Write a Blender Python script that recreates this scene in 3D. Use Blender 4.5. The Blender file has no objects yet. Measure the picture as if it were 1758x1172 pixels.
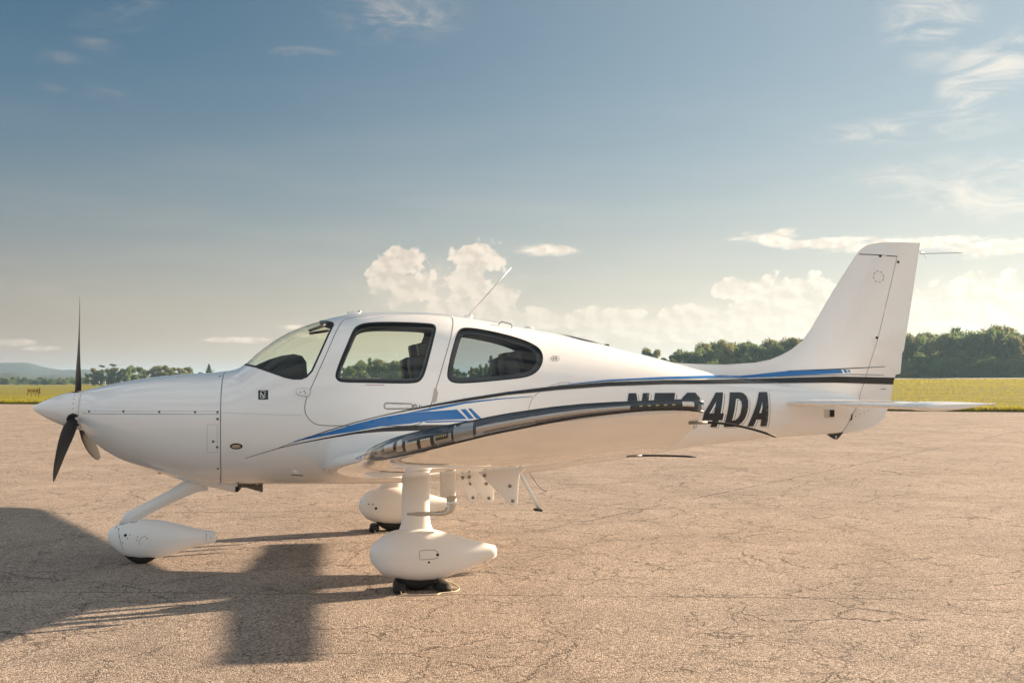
import bpy, math, random
import numpy as np
from mathutils import Vector, Matrix
from mathutils.bvhtree import BVHTree
from mathutils.geometry import delaunay_2d_cdt
rnd = random.Random(7)
sc = bpy.context.scene
col = sc.collection
PI = math.pi

# ------------------------------------------------------------------ camera, light, sky
cam_d = bpy.data.cameras.new('camera'); cam = bpy.data.objects.new('camera', cam_d); col.objects.link(cam)
CAM = Vector((2.408, -9.248, 1.504)); YAW, PIT, ROL, FPX = -.1700, .0365, -.00355, 1819.
fw = Vector((-math.sin(YAW)*math.cos(PIT), math.cos(YAW)*math.cos(PIT), math.sin(PIT)))
rt = Vector((math.cos(YAW), math.sin(YAW), 0)); up = rt.cross(fw)
rt, up = rt*math.cos(ROL)+up*math.sin(ROL), up*math.cos(ROL)-rt*math.sin(ROL)
M4 = Matrix((rt, up, -fw)).transposed().to_4x4(); M4.translation = CAM
cam.matrix_world = M4
cam_d.sensor_width = 36; cam_d.lens = 36*FPX/1758; cam_d.clip_start = .1; cam_d.clip_end = 20000
sc.camera = cam

SUN_AZ, SUN_EL = math.radians(14.9), math.radians(14.5)      # azimuth from +x towards +y
sd = Vector((math.cos(SUN_AZ)*math.cos(SUN_EL), math.sin(SUN_AZ)*math.cos(SUN_EL), math.sin(SUN_EL)))
sl = bpy.data.lights.new('sun', 'SUN'); sl.energy = 5.0; sl.angle = math.radians(.55); sl.color = (1, .75, .52)
so = bpy.data.objects.new('sun', sl); col.objects.link(so)
so.rotation_euler = sd.to_track_quat('Z', 'Y').to_euler()
sc.view_settings.view_transform = 'Standard'; sc.view_settings.look = 'None'
sc.view_settings.gamma = 1; sc.view_settings.use_curve_mapping = False
sc.view_settings.exposure = 1.92
sc.cycles.max_bounces = 6; sc.cycles.diffuse_bounces = 3; sc.cycles.glossy_bounces = 3; sc.cycles.transmission_bounces = 3; sc.cycles.volume_bounces = 0; sc.cycles.transparent_max_bounces = 8

class NT:
    """small helper to write node trees as expressions"""
    def __init__(s, tree): s.t = tree; s.n = tree.nodes; s.l = tree.links
    def new(s, typ, **kw):
        n = s.n.new(typ)
        for k, v in kw.items(): setattr(n, k, v)
        return n
    def put(s, sock, v):
        if v is None: return
        if isinstance(v, bpy.types.NodeSocket): s.l.new(v, sock)
        else:
            if isinstance(v, (tuple, list)) and sock.type == 'RGBA' and len(v) == 3: v = (*v, 1)
            sock.default_value = v
    def m(s, op, a, b=None, c=None, clamp=False):
        n = s.new('ShaderNodeMath', operation=op, use_clamp=clamp)
        for i, v in enumerate((a, b, c)): s.put(n.inputs[i], v)
        return n.outputs[0]
    def v(s, op, a, b=None, out=0):
        n = s.new('ShaderNodeVectorMath', operation=op); s.put(n.inputs[0], a); s.put(n.inputs[1], b)
        return n.outputs[out]
    def mapping(s, vec, loc=(0, 0, 0), rot=(0, 0, 0), scale=(1, 1, 1)):
        n = s.new('ShaderNodeMapping'); s.put(n.inputs[0], vec); n.inputs[1].default_value = loc
        n.inputs[2].default_value = rot; n.inputs[3].default_value = scale; return n.outputs[0]
    def noise(s, vec, scale, detail=3, rough=.5, dist=0., out=0, dim='3D'):
        n = s.new('ShaderNodeTexNoise', noise_dimensions=dim); s.put(n.inputs['Vector'], vec); n.inputs['Scale'].default_value = scale
        n.inputs['Detail'].default_value = detail; n.inputs['Roughness'].default_value = rough
        n.inputs['Distortion'].default_value = dist; return n.outputs[out]
    def voro(s, vec, scale, feature='F1', out=0, rnd_=1.):
        n = s.new('ShaderNodeTexVoronoi', feature=feature); s.put(n.inputs['Vector'], vec); n.inputs['Scale'].default_value = scale
        n.inputs['Randomness'].default_value = rnd_; return n.outputs[out]
    def ss(s, x, a, b):
        n = s.new('ShaderNodeMapRange', interpolation_type='SMOOTHSTEP'); s.put(n.inputs[0], x)
        n.inputs[1].default_value = a; n.inputs[2].default_value = b; return n.outputs[0]
    def lin(s, x, a, b, c=0., d=1.):
        n = s.new('ShaderNodeMapRange'); s.put(n.inputs[0], x)
        for i, q in enumerate((a, b, c, d)): n.inputs[i+1].default_value = q
        return n.outputs[0]
    def mix(s, f, a, b, mode='MIX'):
        n = s.new('ShaderNodeMix', data_type='RGBA', blend_type=mode); s.put(n.inputs[0], f); s.put(n.inputs[6], a); s.put(n.inputs[7], b)
        return n.outputs[2]
    def ramp(s, x, stops):
        n = s.new('ShaderNodeValToRGB'); s.put(n.inputs[0], x); e = n.color_ramp.elements
        while len(e) < len(stops): e.new(.5)
        for q, (p, c) in zip(e, stops): q.position = p; q.color = (*c, 1)
        return n.outputs[0]
    def xyz(s, vec):
        n = s.new('ShaderNodeSeparateXYZ'); s.put(n.inputs[0], vec); return n.outputs
    def comb(s, x=0., y=0., z=0.):
        n = s.new('ShaderNodeCombineXYZ')
        for i, q in enumerate((x, y, z)): s.put(n.inputs[i], q)
        return n.outputs[0]

world = bpy.data.worlds.new('World'); sc.world = world; world.use_nodes = True
W = NT(world.node_tree); W.n.clear(); world.cycles.sampling_method = 'MANUAL'; world.cycles.sample_map_resolution = 512
sky = W.new('ShaderNodeTexSky', sky_type='NISHITA', sun_disc=False)
sky.sun_elevation = SUN_EL; sky.sun_rotation = PI/2-SUN_AZ; sky.altitude = 100
sky.air_density = 1.0; sky.dust_density = 1.0; sky.ozone_density = 1.6
dirv = W.new('ShaderNodeTexCoord').outputs['Generated']
dx, dy, dz = W.xyz(dirv)
az = W.m('ARCTAN2', dx, dy); el = W.m('ARCSINE', dz)
ae = W.comb(az, el, 0.)
K = 1/1819.
def pdir(u, v):
    d = (fw + rt*(u-879)/FPX + up*(586-v)/FPX).normalized()
    return math.atan2(d.x, d.y), math.asin(d.z)
def blobs(lst, coord):
    """distance field (0 at a blob's centre, 1 at its rim) of a set of ellipses given as (u, v, ru, rv)"""
    cur = None
    for (u, v, ru, rv) in lst:
        a, e = pdir(u, v); sx, sy = ru*K, rv*K
        mp = W.mapping(coord, loc=(-a/sx, -e/sy, 0), scale=(1/sx, 1/sy, 1))
        d = W.v('LENGTH', mp, out=1)
        cur = d if cur is None else W.m('MINIMUM', cur, d)
    return cur
SKYSPLIT = 0
n1 = W.noise(W.mapping(ae, scale=(1, 1.15, 1)), 58, 6, .52, .0)
n2 = W.noise(W.mapping(ae, loc=(-.0045, -.004, 0), scale=(1, 1.15, 1)), 58, 4, .5, .0)
relief = W.m('SUBTRACT', n1, n2)
cum = blobs([(690,450,48,38),(662,474,40,36),(700,492,58,36),(816,448,52,44),(802,486,54,42),(842,518,60,38),(896,550,60,28),(860,552,90,34),(775,532,60,24),
             (1262,498,42,26),(1345,508,62,42),(1388,512,58,46),(1300,536,100,34),(1400,566,80,44),(1180,546,80,24),(1210,562,70,28),
             (1020,548,124,20),(1110,566,130,26),(1620,525,90,42),(1700,512,80,46),(1745,564,100,44)], ae)
cumd = W.m('ADD', W.m('SUBTRACT', 1.05, cum), W.m('MULTIPLY', W.m('SUBTRACT', n1, .5), 1.9))
cuma = W.m('MULTIPLY', W.ss(cumd, .14, .34), W.lin(el, .045, .13, .45, .95))
cumsoft = W.m('MULTIPLY', W.ss(W.m('ADD', W.m('SUBTRACT', 1.5, blobs([(760,510,150,70),(900,560,160,30),(1330,545,180,60),(1100,560,170,34),(1690,540,170,70)], ae)), W.m('MULTIPLY', W.m('SUBTRACT', n2, .5), 1.2)), .2, 1.5), .55)
n3 = W.noise(W.mapping(ae, scale=(1, 3.6, 1)), 26, 5, .6, .3)
stm = blobs([(935,429,74,12),(1325,410,66,15),(1345,400,28,12),(1430,416,110,13),(1560,418,150,16),(1720,425,130,16),
             (22,588,44,9),(70,598,36,6),(395,583,70,7),(505,562,40,6),(560,575,60,8)], ae)
sta = W.ss(W.m('ADD', W.m('SUBTRACT', 1.0, stm), W.m('MULTIPLY', W.m('SUBTRACT', n3, .5), 2.0)), .05, .6)
n4 = W.noise(W.mapping(ae, rot=(0, 0, .12), scale=(1, 3.6, 1)), 11, 6, .66, 1.2)
n5 = W.noise(W.mapping(ae, rot=(0, 0, -.6), scale=(1, 3.0, 1)), 10, 6, .66, 1.2)
cir1 = blobs([(1690,300,170,30),(1600,315,110,20),(1740,330,140,34),(1570,222,120,20)], ae)
cir2 = blobs([(1700,120,60,40),(1740,95,70,30),(1665,155,40,40),(1600,30,60,60),(680,30,110,34),(190,45,50,22),(175,60,40,24),(230,15,50,16),(85,97,50,9),(140,155,60,8),(90,490,120,9),(520,90,50,8)], ae)
ca = W.m('MULTIPLY', W.m('MULTIPLY', W.ss(W.m('SUBTRACT', 1.6, cir1), .0, 1.1), W.ss(n4, .36, .78)), .62)
cb = W.m('MULTIPLY', W.m('MULTIPLY', W.ss(W.m('SUBTRACT', 1.6, cir2), .0, 1.2), W.ss(n5, .40, .74)), W.lin(az, -.4, .5, .09, .62))
# cloud added round the unseen sky, thickened to fill the aircraft's shaded side
nfar = W.noise(W.mapping(dirv, scale=(1, 1, 3.2)), 3.1, 3, .58, .3)
front = W.ss(W.m('ABSOLUTE', W.m('SUBTRACT', az, .17)), .5, .75)
cf = W.m('MULTIPLY', W.m('MULTIPLY', W.ss(nfar, .36, .56), front), W.m('MULTIPLY', W.ss(el, .0, .08), .80))
veil = W.m('MULTIPLY', W.ss(W.noise(W.mapping(ae, scale=(1, 7, 1)), 5, 3, .5, .2), .35, .75), W.m('MULTIPLY', W.ss(el, .34, .05), .10))
hs = W.new('ShaderNodeHueSaturation'); hs.inputs['Saturation'].default_value = .92; W.put(hs.inputs['Color'], sky.outputs[0])
skyc = W.mix(1., hs.outputs[0], (.29, .415, .455), 'MULTIPLY')
sunness = W.v('DOT_PRODUCT', dirv, tuple(sd), out=1)
glow = W.lin(sunness, .0, .80, .0, 1.)
# dusty air: a warm band along the whole horizon and an aureole round the sun
band = W.m('MULTIPLY', W.m('POWER', W.m('SUBTRACT', 1., W.m('MINIMUM', W.m('MAXIMUM', W.m('DIVIDE', el, .34), 0.), 1.)), 2.35), .95)
bandc = W.mix(glow, (3.05, 2.16, 1.66), (6.5, 5.3, 4.0))
aur = W.m('MULTIPLY', W.m('POWER', W.m('MAXIMUM', sunness, 0.), 2.0), .70)
skyc = W.mix(aur, skyc, (3.9, 4.1, 4.0))
skyc = W.mix(band, skyc, bandc)
CL = W.new('ShaderNodeMix', data_type='RGBA'); W.put(CL.inputs[0], W.m('MAXIMUM', glow, W.lin(sunness, .0, -.5, .0, .9))); W.put(CL.inputs[6], (3.85, 3.05, 2.4, 1)); W.put(CL.inputs[7], (6.4, 5.65, 4.65, 1))
cloudc = CL.outputs[2]
shade = W.m('MULTIPLY', W.lin(relief, -.09, .09, .84, 1.12), W.lin(cumd, .2, 1.2, 1.05, .90))
cumc = W.mix(1., cloudc, W.comb(shade, shade, shade), 'MULTIPLY')
c = W.mix(veil, skyc, cloudc)
c = W.mix(cf, c, W.mix(glow, (4.6, 4.85, 5.0), (6.3, 5.75, 4.95)))
c = W.mix(cb, c, cloudc)
c = W.mix(ca, c, cloudc)
c = W.mix(W.m('MULTIPLY', cumsoft, .8), c, W.mix(.75, c, cloudc))
c = W.mix(W.m('MULTIPLY', sta, .8), c, cumc)
c = W.mix(W.m('MULTIPLY', cuma, .92), c, cumc)
bg = W.new('ShaderNodeBackground'); W.put(bg.inputs[0], c); bg.inputs[1].default_value = .05
wo = W.new('ShaderNodeOutputWorld'); W.l.new(bg.outputs[0], wo.inputs[0])

# ------------------------------------------------------------------ materials
def mat(name, base, rough=.5, metal=0., coat=0., bump=None, var=None, **kw):
    m = bpy.data.materials.new(name); m.use_nodes = True; T = NT(m.node_tree); b = T.n['Principled BSDF']
    b.inputs['Roughness'].default_value = rough; b.inputs['Metallic'].default_value = metal
    b.inputs['Coat Weight'].default_value = coat; b.inputs['Coat Roughness'].default_value = .03
    oc = T.new('ShaderNodeTexCoord').outputs['Object']
    if var:
        n = T.noise(oc, var[0], 5, .6)
        T.put(b.inputs['Base Color'], T.mix(n, tuple(q*(1-var[1]) for q in base), tuple(min(1, q*(1+var[1])) for q in base)))
    else: b.inputs['Base Color'].default_value = (*base, 1)
    if bump:
        bn = T.new('ShaderNodeBump'); bn.inputs['Strength'].default_value = bump[1]; bn.inputs['Distance'].default_value = bump[2]
        T.put(bn.inputs['Height'], T.noise(oc, bump[0], 3, .5)); T.l.new(bn.outputs[0], b.inputs['Normal'])
    for k, v in kw.items(): b.inputs[k].default_value = v
    return m
MAT = {}
MAT['white'] = mat('white_gelcoat', (.88, .875, .865), .18, coat=1.0, var=(1.3, .02), bump=(2.2, .25, .004))
MAT['white2'] = mat('white_fairing', (.87, .86, .845), .28, coat=.25, var=(2.5, .03), bump=(3, .2, .004))
MAT['black'] = mat('black_paint', (.008, .009, .011), .25, coat=.3)
MAT['navy'] = mat('dark_navy_vinyl', (.006, .014, .024), .3, coat=.3)
MAT['blue'] = mat('blue_vinyl', (.004, .155, .46), .3, coat=.4)
MAT['grey'] = mat('grey_vinyl', (.16, .17, .18), .4)
MAT['seam'] = mat('panel_gap', (.10, .095, .09), .8)
MAT['seamlight'] = mat('filled_seam', (.42, .41, .40), .7)
MAT['dark'] = mat('dark_recess', (.012, .012, .012), .8)
MAT['rubber'] = mat('rubber', (.014, .013, .012), .75, var=(30, .3), bump=(60, .4, .003))
MAT['seal'] = mat('black_window_seal', (.010, .012, .016), .35)
MAT['liner'] = mat('cabin_liner', (.13, .13, .14), .8)
MAT['leather'] = mat('dark_leather', (.018, .018, .021), .5, bump=(14, .3, .004))
MAT['panel'] = mat('glareshield', (.008, .009, .011), .7)
MAT['prop'] = mat('propeller_black', (.007, .007, .008), .5, var=(8, .2))
MAT['chrome'] = mat('polished_metal', (.62, .60, .57), .12, 1.)
MAT['alu'] = mat('brushed_aluminium', (.50, .49, .48), .38, 1., var=(9, .06))
MAT['steel'] = mat('exhaust_steel', (.16, .13, .10), .5, 1., var=(20, .4))
MAT['rope'] = mat('cotton_rope', (.55, .47, .36), .9, bump=(120, .6, .003))
MAT['housing'] = mat('lamp_housing', (.22, .23, .25), .25, .7)
MAT['band'] = mat('smoked_band', (.022, .034, .046), .22, coat=.6)
MAT['joint'] = mat('satin_joint', (.38, .39, .40), .3, .5)
MAT['boltgrey'] = mat('dull_bolt', (.24, .22, .19), .5)
MAT['led'] = mat('led_yellow', (.50, .40, .17), .4)
MAT['reflector'] = mat('lamp_reflector', (.72, .66, .58), .22, 1., bump=(18, .5, .01))
MAT['placard'] = mat('white_placard', (.62, .62, .60), .6)
MAT['red'] = mat('red_print', (.45, .12, .10), .6)
MAT['signyellow'] = mat('sign_yellow', (.52, .36, .03), .6, var=(5, .15))
MAT['wood'] = mat('bark', (.09, .07, .05), .9, var=(6, .3))
MAT['post'] = mat('white_post_paint', (.6, .6, .57), .6)
def glass(name, tint, refl=1.0, rough=.02):
    m = bpy.data.materials.new(name); m.use_nodes = True; T = NT(m.node_tree); T.n.clear()
    tr = T.new('ShaderNodeBsdfTransparent'); tr.inputs[0].default_value = (*tint, 1)
    gl = T.new('ShaderNodeBsdfGlossy'); gl.inputs[1].default_value = rough
    ge = T.new('ShaderNodeNewGeometry'); cs = T.m('ABSOLUTE', T.v('DOT_PRODUCT', ge.outputs['Normal'], ge.outputs['Incoming'], out=1))
    fr = T.m('ADD', .045, T.m('MULTIPLY', .955, T.m('POWER', T.m('SUBTRACT', 1., cs, clamp=True), 5.)))     # the same from both faces of the thin pane
    ms = T.new('ShaderNodeMixShader'); T.put(ms.inputs[0], T.m('MULTIPLY', fr, refl, clamp=True))
    T.l.new(tr.outputs[0], ms.inputs[1]); T.l.new(gl.outputs[0], ms.inputs[2])
    o = T.new('ShaderNodeOutputMaterial'); T.l.new(ms.outputs[0], o.inputs[0]); return m
MAT['glass'] = glass('clear_acrylic', (.90, .92, .83))
MAT['glassd'] = glass('tinted_acrylic', (.66, .70, .70))
MAT['lens'] = glass('lens_polycarbonate', (.86, .88, .90), 1.6, .03)

# ------------------------------------------------------------------ mesh helpers
def tag(o, label=None, cat=None, group=None, kind=None):
    for k, v in (('label', label), ('category', cat), ('group', group), ('kind', kind)):
        if v: o[k] = v
    return o
def mesh(name, V, F, m, parent=None, smooth=True, normals=None, mats=None, fm=None):
    me = bpy.data.meshes.new(name)
    V = np.asarray(V, float); me.from_pydata(V.tolist(), [], [tuple(int(i) for i in f) for f in F])
    for mm in (mats or [m]): me.materials.append(MAT[mm] if isinstance(mm, str) else mm)
    if fm is not None: me.polygons.foreach_set('material_index', fm)
    me.polygons.foreach_set('use_smooth', [smooth]*len(me.polygons)); me.update()
    if normals is not None: me.normals_split_custom_set_from_vertices([tuple(n) for n in normals])
    o = bpy.data.objects.new(name, me); col.objects.link(o)
    if parent: o.parent = parent
    return o
def empty(name, loc, label, cat, group=None, rz=0):
    o = bpy.data.objects.new(name, None); col.objects.link(o); o.location = loc; o.rotation_euler.z = rz
    o.empty_display_size = .2; return tag(o, label, cat, group)
class MB:
    def __init__(s): s.V = []; s.F = []; s.M = []
    def add(s, V, F, mi=0):
        b = len(s.V); s.V += [tuple(map(float, v)) for v in V]; s.F += [tuple(int(i)+b for i in f) for f in F]; s.M += [mi]*len(F); return s
    def box(s, c, h, R=None, mi=0, bev=0.):
        c = Vector(c); P = []
        if bev <= 0:
            for sx in (-1, 1):
                for sy in (-1, 1):
                    for sz in (-1, 1): P.append(Vector((sx*h[0], sy*h[1], sz*h[2])))
            F = [(0,1,3,2),(4,6,7,5),(0,4,5,1),(2,3,7,6),(0,2,6,4),(1,5,7,3)]
            if R: P = [R @ p for p in P]
            return s.add([p+c for p in P], F, mi)
        # rounded box as a stacked superellipse
        n, k = 20, 7; L = []
        for j in range(k):
            t = -PI/2+PI*j/(k-1); zz = math.copysign(abs(math.sin(t))**.35, math.sin(t)); rr = max(abs(math.cos(t)), 0)**.35 if 0 < j < k-1 else .0
            for i in range(n):
                a = 2*PI*i/n; q = lambda w: math.copysign(abs(w)**.35, w)
                P.append(Vector((h[0]*rr*q(math.cos(a)), h[1]*rr*q(math.sin(a)), h[2]*zz)))
        F = [(j*n+i, j*n+(i+1)%n, (j+1)*n+(i+1)%n, (j+1)*n+i) for j in range(k-1) for i in range(n)]
        if R: P = [R @ p for p in P]
        return s.add([p+c for p in P], F, mi)
    def loft(s, secs, mi=0, cap=True, closed=True):
        n = len(secs[0]); V = [p for q in secs for p in q]; F = []
        for j in range(len(secs)-1):
            for i in range(n if closed else n-1):
                F.append((j*n+i, j*n+(i+1) % n, (j+1)*n+(i+1) % n, (j+1)*n+i))
        if cap and closed: F += [tuple(range(n-1, -1, -1)), tuple((len(secs)-1)*n+i for i in range(n))]
        return s.add(V, F, mi)
    def tube(s, path, r, n=10, mi=0, sq=None):
        path = [Vector(p) for p in path]; rs = r if isinstance(r, (list, tuple)) else [r]*len(path); secs = []
        t0 = (path[1]-path[0]).normalized(); ref = Vector((0, 1, 0)) if abs(t0.y) < .9 else Vector((0, 0, 1))
        for i, p in enumerate(path):
            t = (path[min(i+1, len(path)-1)]-path[max(i-1, 0)]).normalized()
            a = (ref-t*ref.dot(t)).normalized(); b = t.cross(a); ref = a
            ra, rb = (rs[i] if isinstance(rs[i], (tuple, list)) else (rs[i], rs[i]))
            secs.append([p+a*ra*math.cos(2*PI*k/n)+b*rb*math.sin(2*PI*k/n) for k in range(n)])
        return s.loft(secs, mi)
    def lathe(s, prof, axis_o, ax, n=32, mi=0):
        """prof: (distance along axis, radius)"""
        ax = Vector(ax).normalized(); ref = Vector((0, 0, 1)) if abs(ax.z) < .9 else Vector((1, 0, 0))
        a = (ref-ax*ref.dot(ax)).normalized(); b = ax.cross(a); o = Vector(axis_o)
        return s.loft([[o+ax*d+(a*math.cos(2*PI*k/n)+b*math.sin(2*PI*k/n))*max(r, 1e-4) for k in range(n)] for d, r in prof], mi)
    def build(s, name, m, parent=None, smooth=True, mats=None):
        return mesh(name, s.V, s.F, m, parent, smooth, mats=mats, fm=s.M if mats else None)
def autosmooth(o, deg=35):
    me = o.data; bm_angle = math.radians(deg)
    import bmesh
    b = bmesh.new(); b.from_mesh(me)
    bmesh.ops.recalc_face_normals(b, faces=b.faces)
    for e in b.edges:
        e.smooth = not (len(e.link_faces) == 2 and e.calc_face_angle(0) > bm_angle)
    b.to_mesh(me); b.free(); return o

def inpoly(P, poly):
    P = np.asarray(P); poly = np.asarray(poly); x, y = P[:, 0], P[:, 1]; r = np.zeros(len(P), bool)
    x1, y1 = poly[:, 0], poly[:, 1]; x2, y2 = np.roll(x1, -1), np.roll(y1, -1)
    for a, b, c_, d in zip(x1, y1, x2, y2):
        if b == d: continue
        k = (b > y) != (d > y); r ^= k & (x < (c_-a)*(y-b)/(d-b)+a)
    return r
def segdist(P, line, closed=False):
    P = np.asarray(P, float); L = np.asarray(line, float); best = np.full(len(P), 1e9)
    n = len(L) if closed else len(L)-1
    for i in range(n):
        a = L[i]; d = L[(i+1) % len(L)]-a; q = (d@d) or 1e-12
        t = np.clip(((P-a)@d)/q, 0, 1); best = np.minimum(best, np.linalg.norm(P-(a+t[:, None]*d), axis=1))
    return best
def densify(poly, step, closed=True):
    out = []; n = len(poly)
    for i in range(n if closed else n-1):
        a = np.array(poly[i], float); b = np.array(poly[(i+1) % n], float); k = max(1, int(math.ceil(np.linalg.norm(b-a)/step)))
        for j in range(k): out.append(tuple(a+(b-a)*j/k))
    if not closed: out.append(tuple(poly[-1]))
    return out
def smoothpoly(poly, it=2):
    P = [np.array(p, float) for p in poly]
    for _ in range(it):
        Q = []
        for i in range(len(P)):
            a, b = P[i], P[(i+1) % len(P)]; Q += [a*.75+b*.25, a*.25+b*.75]
        P = Q
    return [tuple(p) for p in P]
def inset(poly, d):
    P = np.asarray(poly, float); A = .5*np.sum(P[:, 0]*np.roll(P[:, 1], -1)-np.roll(P[:, 0], -1)*P[:, 1]); s = 1 if A > 0 else -1
    t1 = P-np.roll(P, 1, 0); t2 = np.roll(P, -1, 0)-P; t = t1/np.maximum(np.linalg.norm(t1, axis=1), 1e-9)[:, None]+t2/np.maximum(np.linalg.norm(t2, axis=1), 1e-9)[:, None]
    t /= np.maximum(np.linalg.norm(t, axis=1), 1e-9)[:, None]
    return [tuple(p) for p in P+s*d*np.stack([-t[:, 1], t[:, 0]], 1)]
def cdt(outer, holes=(), step=.05, extra=None):
    V = list(outer); E = [(i, (i+1) % len(outer)) for i in range(len(outer))]
    for h in holes:
        b = len(V); V += list(h); E += [(b+i, b+(i+1) % len(h)) for i in range(len(h))]
    o = np.array(outer); lo, hi = o.min(0), o.max(0)
    nx, ny = int((hi[0]-lo[0])/step)+1, int((hi[1]-lo[1])/step)+1
    if nx*ny > 0:
        gx, gy = np.meshgrid(lo[0]+(np.arange(nx)+.5)*step, lo[1]+(np.arange(ny)+.5)*step); G = np.stack([gx.ravel(), gy.ravel()], 1)
        if extra is not None: G = np.concatenate([G, extra])
        k = inpoly(G, outer)
        for h in holes: k &= ~inpoly(G, h)
        G = G[k]
        if len(G):
            d = segdist(G, outer, True)
            for h in holes: d = np.minimum(d, segdist(G, h, True))
            V += [tuple(g) for g in G[d > step*.3]]
    r = delaunay_2d_cdt([Vector(p) for p in V], E, [], 0, 1e-7)
    P = np.array([tuple(p) for p in r[0]]); F = np.array([f for f in r[2] if len(f) == 3])
    c_ = P[F].mean(1); k = inpoly(c_, outer)
    for h in holes: k &= ~inpoly(c_, h)
    F = F[k]; a = P[F]; A = (a[:, 1, 0]-a[:, 0, 0])*(a[:, 2, 1]-a[:, 0, 1])-(a[:, 2, 0]-a[:, 0, 0])*(a[:, 1, 1]-a[:, 0, 1])
    F[A < 0] = F[A < 0][:, ::-1]
    F = F[np.abs(A) > 1e-10]
    return P, F

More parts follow.
